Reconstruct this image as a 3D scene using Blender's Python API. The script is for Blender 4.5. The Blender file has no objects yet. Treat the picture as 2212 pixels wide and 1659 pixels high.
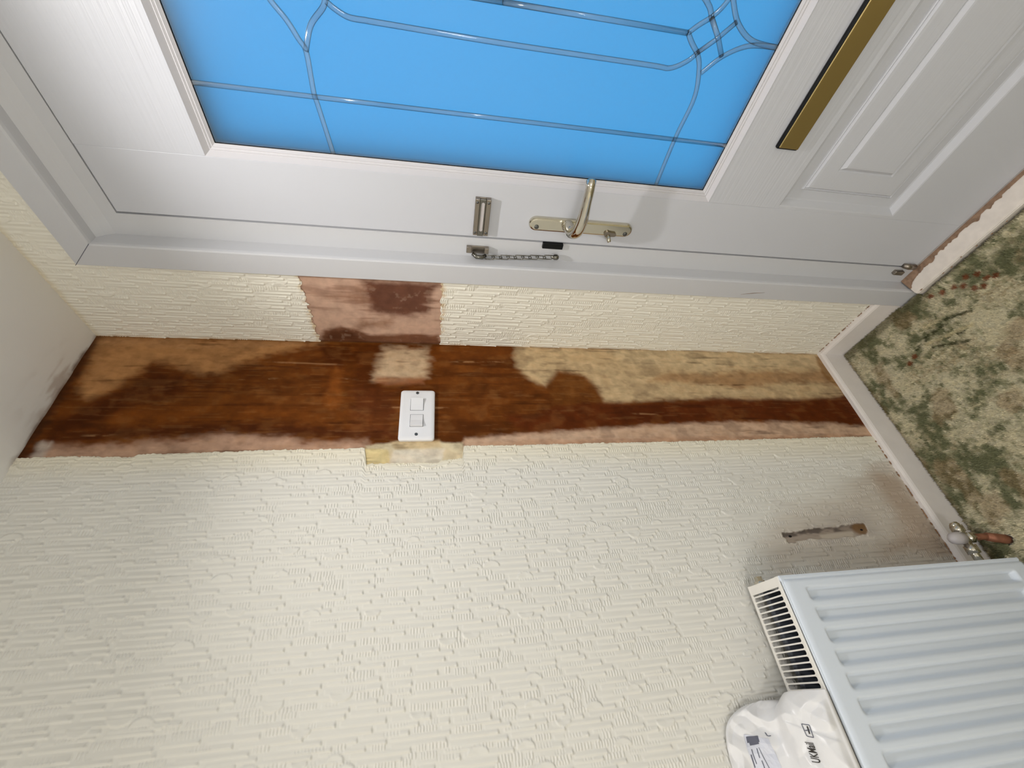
import bpy, bmesh, math, random
import numpy as np
from mathutils import Matrix, Vector

random.seed(7)
scene = bpy.context.scene
COL = scene.collection

# ------------------------------------------------------------------ camera
# phone held sideways: the picture's right is the room's down, its top is the room's right
CAMR = np.array([[0.14464367393316374, 0.5956886372606183, 0.7900843341249744],
                 [-0.0951390365945804, 0.8031544199781595, -0.5881254469799799],
                 [-0.9848993711577705, 0.009900763007647737, 0.17284444910061386]])
CAMC = np.array([1.015571761075461, -0.9079117594169226, 1.474584066980124])
FPX = 923.1496
cam_d = bpy.data.cameras.new('camera')
cam = bpy.data.objects.new('camera', cam_d)
COL.objects.link(cam)
m4 = Matrix(CAMR.tolist()).to_4x4()
m4.translation = Vector(CAMC.tolist())
cam.matrix_world = m4
cam_d.sensor_fit = 'HORIZONTAL'
cam_d.sensor_width = 36
cam_d.lens = FPX * 36 / 2212
cam_d.clip_start = 0.01
scene.camera = cam

# ------------------------------------------------------------------ exposure, world, lights
scene.view_settings.view_transform = 'Standard'
scene.view_settings.look = 'None'
scene.view_settings.gamma = 1.0
scene.view_settings.use_curve_mapping = False
scene.view_settings.exposure = 0.52

world = bpy.data.worlds.new('evening_sky')
scene.world = world
world.use_nodes = True
nt = world.node_tree
nt.nodes.clear()
wo = nt.nodes.new('ShaderNodeOutputWorld')
wb = nt.nodes.new('ShaderNodeBackground')
wr = nt.nodes.new('ShaderNodeValToRGB')
wg = nt.nodes.new('ShaderNodeTexCoord')
ws = nt.nodes.new('ShaderNodeSeparateXYZ')
nt.links.new(wg.outputs['Generated'], ws.inputs[0])
nt.links.new(ws.outputs['Z'], wr.inputs[0])
nt.links.new(wr.outputs[0], wb.inputs[0])
nt.links.new(wb.outputs[0], wo.inputs[0])
wr.color_ramp.elements[0].position = 0.0
wr.color_ramp.elements[0].color = (0.085, 0.43, 0.92, 1)
wr.color_ramp.elements[1].position = 0.9
wr.color_ramp.elements[1].color = (0.09, 0.51, 1.0, 1)
wb.inputs[1].default_value = 0.98


def spot(name, loc, target, watts, size, blend, radius, color):
    d = bpy.data.lights.new(name, 'SPOT')
    d.energy = watts
    d.spot_size = math.radians(size)
    d.spot_blend = blend
    d.shadow_soft_size = radius
    d.color = color
    o = bpy.data.objects.new(name, d)
    COL.objects.link(o)
    o.location = loc
    o.rotation_euler = (Vector(target) - Vector(loc)).to_track_quat('-Z', 'Y').to_euler()
    return o


# ceiling downlight just inside the door; behind the camera two fill lights, added low
spot('ceiling_downlight_by_door', (0.72, -0.45, 2.36), (0.70, -0.47, 0), 24, 138, 1.0, 0.02, (1.0, 0.975, 0.955))


def bulb(name, loc, watts, radius, color):
    d = bpy.data.lights.new(name, 'POINT')
    d.energy = watts; d.shadow_soft_size = radius; d.color = color
    o = bpy.data.objects.new(name, d)
    COL.objects.link(o); o.location = loc
    return o


bulb('hall_fill_light', (1.55, -1.75, 1.38), 10.5, 0.10, (1.0, 0.98, 0.965))  # second lamp behind the camera, lowered as fill for the lower parts
bulb('far_hall_fill_light', (1.1, -3.0, 1.30), 13, 0.10, (1.0, 0.98, 0.965))  # unseen fill added further down the hall to even the brightness


# ------------------------------------------------------------------ pixel rays onto the real planes of the room
def _ray(x, y):
    return CAMR @ np.array([(x - 1106.0) / FPX, -(y - 829.5) / FPX, -1.0])


def on_left(x, y, X=0.0):
    d = _ray(x, y); return CAMC + d * ((X - CAMC[0]) / d[0])


def on_front(x, y, Y=0.0):
    d = _ray(x, y); return CAMC + d * ((Y - CAMC[1]) / d[1])


def on_floor(x, y, Z=0.0):
    d = _ray(x, y); return CAMC + d * ((Z - CAMC[2]) / d[2])


# ------------------------------------------------------------------ helpers
def lin(c):
    c = np.asarray(c, float) / 255.0
    return np.where(c <= 0.04045, c / 12.92, ((c + 0.055) / 1.055) ** 2.4)


MATS = {}


def material(name, rgb=(200, 200, 200), rough=0.5, metal=0.0, attr=None, bump=None, mottle=None, spec=0.5, trans=0.0, ior=1.45, coat=0.0):
    """bump = (scale xyz, strength, distance, detail); mottle = (scale, amount)"""
    m = bpy.data.materials.new(name)
    m.use_nodes = True
    nt = m.node_tree
    b = nt.nodes['Principled BSDF']
    c = lin(rgb)
    b.inputs['Base Color'].default_value = (*c, 1)
    b.inputs['Roughness'].default_value = rough
    b.inputs['Metallic'].default_value = metal
    b.inputs['Specular IOR Level'].default_value = spec
    b.inputs['Transmission Weight'].default_value = trans
    b.inputs['IOR'].default_value = ior
    b.inputs['Coat Weight'].default_value = coat
    src = None
    if attr:
        a = nt.nodes.new('ShaderNodeVertexColor'); a.layer_name = attr
        src = a.outputs['Color']
    tc = nt.nodes.new('ShaderNodeTexCoord')
    if mottle:
        n = nt.nodes.new('ShaderNodeTexNoise')
        n.inputs['Scale'].default_value = mottle[0]; n.inputs['Detail'].default_value = 6
        nt.links.new(tc.outputs['Object'], n.inputs['Vector'])
        mr = nt.nodes.new('ShaderNodeMapRange')
        mr.inputs['From Min'].default_value = 0.3; mr.inputs['From Max'].default_value = 0.7
        mr.inputs['To Min'].default_value = 1 - mottle[1]; mr.inputs['To Max'].default_value = 1 + mottle[1] * 0.5
        nt.links.new(n.outputs['Fac'], mr.inputs['Value'])
        mx = nt.nodes.new('ShaderNodeMix'); mx.data_type = 'RGBA'; mx.blend_type = 'MULTIPLY'
        mx.inputs['Factor'].default_value = 1
        if src: nt.links.new(src, mx.inputs['A'])
        else: mx.inputs['A'].default_value = (*c, 1)
        nt.links.new(mr.outputs[0], mx.inputs['B'])
        src = mx.outputs['Result']
    if src: nt.links.new(src, b.inputs['Base Color'])
    if bump:
        mp = nt.nodes.new('ShaderNodeMapping'); mp.inputs['Scale'].default_value = bump[0]
        nt.links.new(tc.outputs['Object'], mp.inputs['Vector'])
        n = nt.nodes.new('ShaderNodeTexNoise')
        n.inputs['Scale'].default_value = 1; n.inputs['Detail'].default_value = bump[3]
        nt.links.new(mp.outputs[0], n.inputs['Vector'])
        bp = nt.nodes.new('ShaderNodeBump')
        bp.inputs['Strength'].default_value = bump[1]; bp.inputs['Distance'].default_value = bump[2]
        nt.links.new(n.outputs['Fac'], bp.inputs['Height'])
        nt.links.new(bp.outputs[0], b.inputs['Normal'])
    MATS[name] = m
    return m


def props(o, label=None, category=None, group=None, kind=None):
    if label: o['label'] = label
    if category: o['category'] = category
    if group: o['group'] = group
    if kind: o['kind'] = kind
    return o


def empty(name, loc=(0, 0, 0)):
    o = bpy.data.objects.new(name, None)
    COL.objects.link(o)
    o.location = loc
    o.empty_display_size = 0.05
    return o


def link(name, me, mat, parent=None):
    o = bpy.data.objects.new(name, me)
    COL.objects.link(o)
    if mat and not me.materials: me.materials.append(mat)
    if parent:
        o.parent = parent
        # vertices are given in world space: undo the parents' offsets
        off = Vector((0, 0, 0)); q = parent
        while q is not None:
            off += q.location; q = q.parent
        o.location = -off
    return o


def mesh(name, verts, faces, mat, parent=None, smooth=False):
    me = bpy.data.meshes.new(name)
    me.from_pydata([tuple(map(float, v)) for v in verts], [], [tuple(f) for f in faces])
    me.validate()
    bm = bmesh.new(); bm.from_mesh(me)
    bmesh.ops.recalc_face_normals(bm, faces=bm.faces)
    bm.to_mesh(me); bm.free()
    if smooth: me.polygons.foreach_set('use_smooth', [True] * len(me.polygons))
    return link(name, me, mat, parent)


def bm_obj(name, bm, mat, parent=None, smooth=False):
    me = bpy.data.meshes.new(name)
    bmesh.ops.recalc_face_normals(bm, faces=bm.faces)
    bm.to_mesh(me); bm.free()
    if smooth: me.polygons.foreach_set('use_smooth', [True] * len(me.polygons))
    return link(name, me, mat, parent)


def add_box(bm, lo, hi, bevel=0.0, seg=2):
    v = [bm.verts.new((x, y, z)) for x in (lo[0], hi[0]) for y in (lo[1], hi[1]) for z in (lo[2], hi[2])]
    fs = [bm.faces.new([v[i] for i in q]) for q in ((0, 1, 3, 2), (4, 6, 7, 5), (0, 4, 5, 1), (2, 3, 7, 6), (0, 2, 6, 4), (1, 5, 7, 3))]
    if bevel:
        es = list({e for f in fs for e in f.edges})
        bmesh.ops.bevel(bm, geom=es, offset=bevel, segments=seg, affect='EDGES', profile=0.5)


def box(name, lo, hi, mat, parent=None, bevel=0.0, seg=2):
    bm = bmesh.new(); add_box(bm, lo, hi, bevel, seg)
    return bm_obj(name, bm, mat, parent)


def prism(name, poly, a, b, axis, mat, parent=None, bevel=0.0, smooth=False):
    """poly: 2D points in the two other axes (in xyz order), extruded from a to b along axis"""
    def P(p, t):
        l = list(p); l.insert(axis, t); return l
    n = len(poly)
    v = [P(p, a) for p in poly] + [P(p, b) for p in poly]
    f = [list(range(n))[::-1], list(range(n, 2 * n))] + [[i, (i + 1) % n, n + (i + 1) % n, n + i] for i in range(n)]
    o = mesh(name, v, f, mat, parent)
    if bevel:
        bm = bmesh.new(); bm.from_mesh(o.data)
        bmesh.ops.bevel(bm, geom=[e for e in bm.edges if len(e.link_faces) == 2 and e.calc_face_angle(0) > 0.6], offset=bevel, segments=2, affect='EDGES')
        bm.to_mesh(o.data); bm.free()
    return o


def tube_data(path, radii, seg=12, closed=False, flat=1.0, flat_axis=None):
    path = [Vector(map(float, p)) for p in path]
    n = len(path)
    if not hasattr(radii, '__len__'): radii = [radii] * n
    verts, faces = [], []
    prev = None
    for i, p in enumerate(path):
        if closed: t = path[(i + 1) % n] - path[i - 1]
        else: t = path[min(i + 1, n - 1)] - path[max(i - 1, 0)]
        t.normalize()
        if flat_axis is not None:
            a = Vector(flat_axis); a = (a - t * a.dot(t)).normalized()
        elif prev is None:
            a = t.orthogonal().normalized()
        else:
            a = (prev - t * prev.dot(t)).normalized()
        prev = a
        b = t.cross(a)
        for k in range(seg):
            th = 2 * math.pi * k / seg
            verts.append(p + radii[i] * (math.cos(th) * a * flat + math.sin(th) * b))
    m = n if closed else n - 1
    for i in range(m):
        j = (i + 1) % n
        for k in range(seg):
            l = (k + 1) % seg
            faces.append((i * seg + k, i * seg + l, j * seg + l, j * seg + k))
    if not closed:
        faces.append(tuple(range(seg))[::-1])
        faces.append(tuple((n - 1) * seg + k for k in range(seg)))
    return verts, faces


def tube(name, path, radii, mat, parent=None, seg=12, closed=False, flat=1.0, flat_axis=None):
    v, f = tube_data(path, radii, seg, closed, flat, flat_axis)
    return mesh(name, v, f, mat, parent, smooth=True)


def spline(pts, n=8):
    """Catmull-Rom through points"""
    P = [np.array(p, float) for p in pts]
    out = []
    for i in range(len(P) - 1):
        p0 = P[max(i - 1, 0)]; p1 = P[i]; p2 = P[i + 1]; p3 = P[min(i + 2, len(P) - 1)]
        for k in range(n):
            t = k / n
            out.append(0.5 * ((2 * p1) + (-p0 + p2) * t + (2 * p0 - 5 * p1 + 4 * p2 - p3) * t * t + (-p0 + 3 * p1 - 3 * p2 + p3) * t ** 3))
    out.append(P[-1])
    return out


def sst(a, b, x):
    t = np.clip((x - a) / (b - a), 0, 1)
    return t * t * (3 - 2 * t)


_rng = np.random.default_rng(5)
_TAB = _rng.random((256, 256))


def vnoise(u, v, off=0):
    u = np.asarray(u) + off * 17.3; v = np.asarray(v) + off * 7.7
    i = np.floor(u).astype(int); j = np.floor(v).astype(int)
    a = u - i; b = v - j
    a = a * a * (3 - 2 * a); b = b * b * (3 - 2 * b)
    T = lambda x, y: _TAB[x % 256, y % 256]
    return (T(i, j) * (1 - a) + T(i + 1, j) * a) * (1 - b) + (T(i, j + 1) * (1 - a) + T(i + 1, j + 1) * a) * b


def fbm(u, v, off=0, oct=4):
    s = 0; w = 0.5; t = 0
    for k in range(oct):
        s = s + w * vnoise(u * 2 ** k, v * 2 ** k, off + k * 3); t += w; w *= 0.5
    return s / t


def poly_sd(U, V, poly):
    """signed distance (positive inside) of the points to a polygon"""
    P = np.array(poly, float)
    d = np.full(U.shape, 1e9); ins = np.zeros(U.shape, bool)
    for k in range(len(P)):
        a = P[k]; b = P[(k + 1) % len(P)]
        e = b - a; wx = U - a[0]; wy = V - a[1]
        t = np.clip((wx * e[0] + wy * e[1]) / (e @ e + 1e-12), 0, 1)
        d = np.minimum(d, np.hypot(wx - e[0] * t, wy - e[1] * t))
        c = ((a[1] <= V) != (b[1] <= V)) & (U < (b[0] - a[0]) * (V - a[1]) / (b[1] - a[1] + 1e-12) + a[0])
        ins ^= c
    return np.where(ins, d, -d)


def grid_mesh(name, P, mat, parent=None, col=None, smooth=True, mask=None):
    """P: (n, m, 3) points; col: (n, m, 3) linear colours; mask: (n-1, m-1) faces to keep"""
    n, m = P.shape[:2]
    me = bpy.data.meshes.new(name)
    idx = np.arange(n * m).reshape(n, m)
    q = np.stack([idx[:-1, :-1], idx[1:, :-1], idx[1:, 1:], idx[:-1, 1:]], -1).reshape(-1, 4)
    if mask is not None: q = q[mask.reshape(-1)]
    nf = len(q)
    me.vertices.add(n * m); me.vertices.foreach_set('co', P.astype(np.float32).ravel())
    me.loops.add(nf * 4); me.loops.foreach_set('vertex_index', q.astype(np.int32).ravel())
    me.polygons.add(nf)
    me.polygons.foreach_set('loop_start', np.arange(0, nf * 4, 4, dtype=np.int32))
    me.polygons.foreach_set('loop_total', np.full(nf, 4, dtype=np.int32))
    if smooth: me.polygons.foreach_set('use_smooth', np.ones(nf, dtype=bool))
    me.update(calc_edges=True)
    if col is not None:
        a = me.color_attributes.new('stain', 'FLOAT_COLOR', 'POINT')
        c4 = np.concatenate([col.reshape(-1, 3), np.ones((n * m, 1))], 1)
        a.data.foreach_set('color', c4.astype(np.float32).ravel())
    return link(name, me, mat, parent)


def layer(col, mask, rgb, op=1.0):
    m = (np.clip(mask, 0, 1) * op)[..., None]
    return col * (1 - m) + lin(rgb) * m


# ------------------------------------------------------------------ materials
material('wallpaper', (236, 226, 200), 0.6, attr='stain', spec=0.3)
material('wallpaper_plain', (244, 243, 240), 0.6, spec=0.3)
material('damp_plaster', (120, 80, 40), 0.55, attr='stain', bump=((60, 60, 22), 0.22, 0.002, 5), mottle=(34, 0.20), spec=0.08)
material('wallpaper_cream', (238, 233, 216), 0.6, spec=0.3)
material('plaster', (226, 220, 206), 0.8)
material('ceiling_paint', (242, 240, 236), 0.85, attr='stain', spec=0.2)
material('ceiling_plain', (242, 240, 236), 0.85, spec=0.2)
material('skirting_paint', (238, 232, 228), 0.35, mottle=(14, 0.05), bump=((30, 30, 30), 0.05, 0.002, 4))
material('upvc', (206, 207, 211), 0.3)
material('door_skin', (204, 206, 213), 0.38, bump=((60, 60, 2.5), 0.25, 0.0012, 5))
material('door_skin_grain', (204, 206, 213), 0.38, bump=((3.5, 60, 190), 0.55, 0.0014, 4))
material('door_bead', (210, 208, 212), 0.4, bump=((4, 60, 190), 0.2, 0.001, 4))
material('door_panel', (204, 206, 213), 0.38, bump=((3.5, 60, 200), 0.25, 0.001, 4))
material('gap_rubber', (20, 20, 22), 0.7)
material('chrome', (205, 200, 188), 0.07, 1.0)
material('gold_chrome', (208, 203, 188), 0.12, 1.0)
material('brass_bronze', (186, 164, 112), 0.36, 1.0)
material('black_metal', (22, 24, 26), 0.4, 0.6)
material('steel', (150, 142, 132), 0.35, 1.0)
material('dark_steel', (120, 118, 112), 0.25, 1.0)
material('screw_steel', (110, 112, 112), 0.3, 1.0)
material('switch_plastic', (238, 238, 240), 0.28)
material('switch_recess', (70, 72, 76), 0.5)
material('radiator_enamel', (224, 232, 242), 0.28)
material('grille_enamel', (240, 236, 228), 0.32)
material('radiator_shaded_inside', (84, 88, 96), 0.5)  # darkened enamel: shade behind the grille is put into the colour
material('valve_cap', (196, 190, 190), 0.4)
material('copper', (160, 108, 84), 0.5, 0.5, mottle=(60, 0.3))
material('bag_plastic', (232, 231, 231), 0.3, spec=0.5)
material('bag_label', (214, 216, 226), 0.35)
material('print_grey', (96, 98, 112), 0.6)
material('print_black', (52, 48, 44), 0.6)
material('rust', (150, 122, 100), 0.8, mottle=(90, 0.35), bump=((120, 120, 120), 0.4, 0.002, 5))
material('threshold_paint', (232, 224, 216), 0.5, mottle=(40, 0.08), bump=((50, 50, 50), 0.1, 0.003, 4))
material('dirt', (150, 112, 80), 0.9, mottle=(200, 0.4))
material('carpet', (140, 130, 100), 0.95, attr='stain', spec=0.1)
material('bounce_ground', (170, 186, 176), 0.9, mottle=(3, 0.3))
material('hole_black', (14, 10, 8), 0.9)

# clear resin lines on the glass: see-through, with a Fresnel gloss
rm = bpy.data.materials.new('resin'); rm.use_nodes = True
nt = rm.node_tree; nt.nodes.clear()
ro_ = nt.nodes.new('ShaderNodeOutputMaterial')
rt_ = nt.nodes.new('ShaderNodeBsdfTransparent'); rt_.inputs[0].default_value = (0.93, 0.965, 0.985, 1)
rg_ = nt.nodes.new('ShaderNodeBsdfGlossy'); rg_.inputs['Roughness'].default_value = 0.06
rf_ = nt.nodes.new('ShaderNodeFresnel'); rf_.inputs['IOR'].default_value = 1.6
rx_ = nt.nodes.new('ShaderNodeMixShader')
nt.links.new(rf_.outputs[0], rx_.inputs[0]); nt.links.new(rt_.outputs[0], rx_.inputs[1]); nt.links.new(rg_.outputs[0], rx_.inputs[2])
nt.links.new(rx_.outputs[0], ro_.inputs[0])
MATS['resin'] = rm

# frosted glass: light from outside is scattered through, faint gloss on the room side
gm = bpy.data.materials.new('frosted_glass'); gm.use_nodes = True
nt = gm.node_tree; nt.nodes.clear()
go = nt.nodes.new('ShaderNodeOutputMaterial')
gt = nt.nodes.new('ShaderNodeBsdfTranslucent'); gt.inputs[0].default_value = (0.86, 0.93, 0.97, 1)
gr = nt.nodes.new('ShaderNodeBsdfRefraction'); gr.inputs['Roughness'].default_value = 0.85; gr.inputs['IOR'].default_value = 1.35
gr.inputs[0].default_value = (0.9, 0.95, 0.98, 1)
gg = nt.nodes.new('ShaderNodeBsdfGlossy'); gg.inputs['Roughness'].default_value = 0.35; gg.inputs[0].default_value = (1, 1, 1, 1)
x1 = nt.nodes.new('ShaderNodeMixShader'); x1.inputs[0].default_value = 0.35
x2 = nt.nodes.new('ShaderNodeMixShader'); x2.inputs[0].default_value = 0.04
nt.links.new(gt.outputs[0], x1.inputs[1]); nt.links.new(gr.outputs[0], x1.inputs[2])
nt.links.new(x1.outputs[0], x2.inputs[1]); nt.links.new(gg.outputs[0], x2.inputs[2])
nt.links.new(x2.outputs[0], go.inputs[0])
MATS['frosted_glass'] = gm
M = MATS

# ------------------------------------------------------------------ room sizes (metres)
HC = 2.40                 # ceiling
XR = 2.0                  # right wall
YB = -4.0                 # back wall
SK = 0.10                 # skirting height
FX0, FZ1 = 0.260, 2.292   # outer edge of the door frame
XC = 0.828                # middle of the door
FX1 = 2 * XC - FX0

# ------------------------------------------------------------------ shell
wl = props(box('wall_left', (-0.12, YB - 0.12, 0), (0, 0.14, HC), M['plaster']), kind='structure')
wl['label'] = 'cream papered side wall with a stripped brown damp strip'
bm = bmesh.new()
add_box(bm, (0, 0, 0), (FX0 + 0.03, 0.14, HC))
add_box(bm, (FX1 - 0.03, 0, 0), (XR, 0.14, HC))
add_box(bm, (FX0 + 0.03, 0, FZ1 - 0.03), (FX1 - 0.03, 0.14, HC))
wf = props(bm_obj('wall_front', bm, M['plaster']), kind='structure')
wf['label'] = 'cream papered wall around the white front door'
props(box('wall_right', (XR, YB - 0.12, 0), (XR + 0.12, 0.14, HC), M['wallpaper_plain']), kind='structure')
props(box('wall_back', (0, YB - 0.12, 0), (XR, YB, HC), M['wallpaper_plain']), kind='structure')
ce = props(box('ceiling', (-0.12, YB - 0.12, HC), (XR + 0.12, 0.14, HC + 0.1), M['ceiling_plain']), kind='structure')
props(box('floor', (-0.12, YB - 0.12, -0.1), (XR + 0.12, 0.14, 0.0), M['plaster']), kind='structure')
gnd = props(box('ground', (-8, 0.2, -0.35), (10, 14, -0.25), M['bounce_ground']), kind='structure')  # unseen ground, made pale to send light into the lower glass
gnd['label'] = 'unseen ground outside the front door, paled to brighten the glass'

# painted skin of the ceiling with the stained corner
xs = np.concatenate([np.arange(0, 0.6, 0.005), np.arange(0.6, XR + 0.01, 0.05)]); xs[-1] = XR
ys = -np.concatenate([np.arange(0, 0.9, 0.005), np.arange(0.9, -YB + 0.01, 0.05)]); ys[-1] = YB
Xg, Yg = np.meshgrid(xs, ys, indexing='ij')
col = np.ones(Xg.shape + (3,)) * lin((242, 240, 236))
nz_ = fbm(Xg * 25, Yg * 25, 1)
wx = Xg + (nz_ - 0.5) * 0.05
smear = sst(0.10, 0.0, wx) * sst(-0.06, -0.12, Yg) * sst(-0.33, -0.22, Yg) * sst(0.42, 0.62, fbm(Xg * 60, Yg * 14, 2))
col = layer(col, smear, (176, 154, 136), 0.6)
col = layer(col, sst(0.012, 0.0, Xg + (nz_ - 0.5) * 0.02) * sst(-0.42, -0.35, Yg), (120, 86, 60), 0.8)
P = np.stack([Xg, Yg, np.full_like(Xg, HC - 0.0015) - 0.001 * sst(0.4, 0.7, nz_) * sst(0.12, 0.0, Xg)], -1)
grid_mesh('ceiling_skin', P, M['ceiling_paint'], ce, col)


# ------------------------------------------------------------------ embossed wallpaper relief
def relief(z, s, seed):
    """z: descending heights (n), s: ascending distances across (m). returns (n, m) relief 0..1"""
    rng = np.random.default_rng(seed)
    n, m = len(z), len(s)
    H = np.zeros((n, m))
    d = z[0] - z                                   # distance downwards
    a = s[0] - 0.006
    while a < s[-1]:
        p = rng.uniform(0.0078, 0.0118)
        t = -rng.uniform(0, 0.06)
        while t < d[-1]:
            strip = rng.random() < 0.58
            ln = rng.uniform(0.045, 0.120) if strip else rng.uniform(0.014, 0.045)
            sh = rng.uniform(-0.0025, 0.0025)
            i0, i1 = np.searchsorted(d, [t, t + ln]); j0, j1 = np.searchsorted(s, [a + sh, a + sh + p * 0.97])
            if i1 - i0 > 2 and j1 - j0 > 1:
                dd = (d[i0:i1] - t)[:, None]; vv = ((s[j0:j1] - a - sh) / (p * 0.97))[None, :]
                if strip:
                    k = dd / ln
                    tilt = rng.uniform(-0.10, 0.10)
                    vq = vv + tilt * (k - 0.5)
                    # lapped wedge: slow rise across, sharp drop at the far side
                    h = (0.35 + 0.65 * k) * np.clip(0.15 + vq * 1.05, 0, 1) * sst(0.98, 0.80, vq) * sst(-0.02, 0.10, vq)
                    h = h * sst(0, 0.003, dd) * sst(ln, ln - 0.0022, dd)
                    if rng.random() < 0.45:                    # fine comb cut into part of the strip
                        a0 = rng.uniform(0, 0.5) * ln; a1 = a0 + rng.uniform(0.2, 0.5) * ln
                        per = rng.uniform(0.0050, 0.0062)
                        h = h * (1 - 0.75 * sst(0.45, 0.7, 0.5 + 0.5 * np.cos(2 * np.pi * dd / per)) * ((dd > a0) & (dd < a1)) * sst(0.75, 0.65, vq))
                    # pimple at the lower end
                    h = h + 0.55 * np.exp(-(((dd - ln + 0.003) / 0.0022) ** 2) - ((vv - 0.72) / 0.20) ** 2)
                else:
                    per = rng.uniform(0.0052, 0.0066)
                    h = 0.70 * sst(0.35, 0.75, 0.5 + 0.5 * np.cos(2 * np.pi * dd / per)) * sst(-0.05, 0.15, vv) * sst(1.05, 0.85, vv)
                H[i0:i1, j0:j1] = np.maximum(H[i0:i1, j0:j1], h)
            t += ln + rng.uniform(0.003, 0.010)
        a += p
    # half-moon arcs here and there
    area = (d[-1]) * (s[-1] - s[0])
    for _ in range(int(area * 95)):
        cz = rng.uniform(0, d[-1]); cs = rng.uniform(s[0], s[-1]); r = rng.uniform(0.014, 0.022); dirn = rng.choice([-1, 1])
        i0, i1 = np.searchsorted(d, [cz - r, cz + r]); j0, j1 = np.searchsorted(s, [cs - r, cs + r])
        if i1 - i0 < 4 or j1 - j0 < 4: continue
        dd = (d[i0:i1] - cz)[:, None]; ss = (s[j0:j1] - cs)[None, :] * dirn
        rr = np.hypot(dd, ss * 1.5)
        inside = sst(r, r * 0.88, rr) * sst(-0.002, 0.001, ss)
        dome = (0.35 + 0.65 * rr / r) * inside
        H[i0:i1, j0:j1] = np.where(inside > 0.02, np.maximum(dome, H[i0:i1, j0:j1] * (1 - inside)), H[i0:i1, j0:j1])
    return H


REL = 0.0029
# --- left wall, torn edge beside the stripped strip
edge_px = [(55, 990), (150, 986), (290, 988), (300, 982), (420, 978), (560, 973), (700, 970), (788, 967), (792, 1004), (850, 1001), (945, 1002),
           (952, 996), (998, 990), (1002, 963), (1100, 962), (1250, 958), (1400, 955), (1560, 951), (1700, 947), (1885, 942)]
ep = np.array([on_left(*q) for q in edge_px])
z = np.arange(HC, 0.06, -0.0015)
zz = ep[::-1, 2]; yy = ep[::-1, 1]
edge = np.interp(z, zz, yy) + 0.004 * (fbm(z * 40, z * 0 + 1.5, 3) - 0.5) + 0.003 * (vnoise(z * 260, z * 0, 4) - 0.5)
s = np.concatenate([np.arange(0, 0.80, 0.0020), np.arange(0.80, 1.36, 0.004)])
nzv, nsv = len(z), len(s)
ycoarse = -(np.abs(edge)[:, None] * 0 + 0)
Ymat = edge[:, None] * np.exp(-s / 0.05)[None, :] + (-0.352 - s)[None, :] - (-0.352) * np.exp(-s / 0.05)[None, :]
Hn = relief(z, s, 11)
Zm = np.repeat(z[:, None], nsv, 1)
base = np.ones((nzv, nsv, 3)) * lin((229, 226, 217))
# paper is yellower by the torn edge
base = layer(base, sst(0.10, 0.0, s)[None, :] * np.ones((nzv, 1)), (238, 229, 204), 0.7)
# grime near the radiator and the skirting, with the radiator's soft shadow painted in
PX = lambda pts: [(q[1], q[2]) for q in (on_left(*p) for p in pts)]
wn = fbm(Zm * 9, Ymat * 30, 6)
sd = poly_sd(Ymat + (wn - 0.5) * 0.10, Zm, PX([(1640, 1190), (1700, 1110), (1790, 1060), (1880, 1010), (1960, 1050), (2060, 1170), (2110, 1260), (1680, 1260)]))
base = layer(base, sst(-0.05, 0.06, sd), (190, 176, 160), 0.62)
sd = poly_sd(Ymat + (wn - 0.5) * 0.08, Zm, PX([(1870, 1020), (1930, 1010), (2050, 1170), (2080, 1200), (1900, 1200), (1930, 1110)]))
base = layer(base, sst(-0.03, 0.04, sd), (178, 152, 128), 0.6)
# the torn-out strip where an old bracket sat
hole = PX([(1690, 1153), (1720, 1148), (1760, 1142), (1800, 1140), (1866, 1131), (1873, 1156), (1820, 1162), (1790, 1166), (1750, 1164), (1702, 1174)])
hw = (fbm(Zm * 60, Ymat * 90, 9) - 0.5) * 0.008
hsd = poly_sd(Ymat + hw, Zm + hw * 2, hole)
hm = sst(-0.0015, 0.0015, hsd)
base = layer(base, hm, (168, 154, 140))
base = layer(base, hm * sst(0.42, 0.72, fbm(Zm * 14, Ymat * 90, 8)), (138, 124, 112), 0.6)
base = layer(base, hm * sst(0.007, 0.002, hsd) * sst(0.40, 0.65, fbm(Zm * 18, Ymat * 60, 12)), (104, 92, 84), 0.75)
_a = on_left(1696, 1163); _b = on_left(1870, 1144)
_yc = np.interp(Zm, [_b[2], _a[2]], [_b[1], _a[1]])
base = layer(base, hm * sst(0.0, 0.004, Ymat - _yc) * sst(0.40, 0.52, fbm(Zm * 16, Ymat * 40, 26)), (88, 78, 72), 0.85)
base = layer(base, hm * sst(0.002, -0.004, Ymat - _yc) * sst(0.48, 0.6, fbm(Zm * 20, Ymat * 30, 27)), (196, 184, 168), 0.8)
hc = on_left(1858, 1142)
base = layer(base, hm * sst(0.035, 0.018, np.hypot((Zm - hc[2]), (Ymat - hc[1]) * 1.6)), (124, 92, 58), 0.9)
hb = on_left(1716, 1152)
base = layer(base, sst(0.06, 0.0, np.abs(hsd)) * (hsd < 0) * sst(0.4, 0.7, wn), (150, 140, 134), 0.35)
# postal bag's shadow on the wall, painted as grey streaks
bag_shade_c = on_left(1640, 1500)
bag_shade = sst(0.028, 0.0, np.abs(Ymat - bag_shade_c[1] + 0.25 * (Zm - bag_shade_c[2]) * 0.2)) * sst(0.085, 0.04, np.abs(Zm - bag_shade_c[2])) * sst(0.4, 0.62, fbm(Zm * 20, Ymat * 160, 15))
base = layer(base, bag_shade, (150, 146, 140), 0.6)
relX = 0.0016 + REL * Hn
relX = relX * (1 - hm) + hm * (0.0002 + 0.0008 * fbm(Zm * 40, Ymat * 90, 10))
relX += 0.002 * np.exp(-((hsd + 0.002) / 0.002) ** 2) * sst(0.45, 0.6, vnoise(Zm * 90, Ymat * 90, 14))
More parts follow.
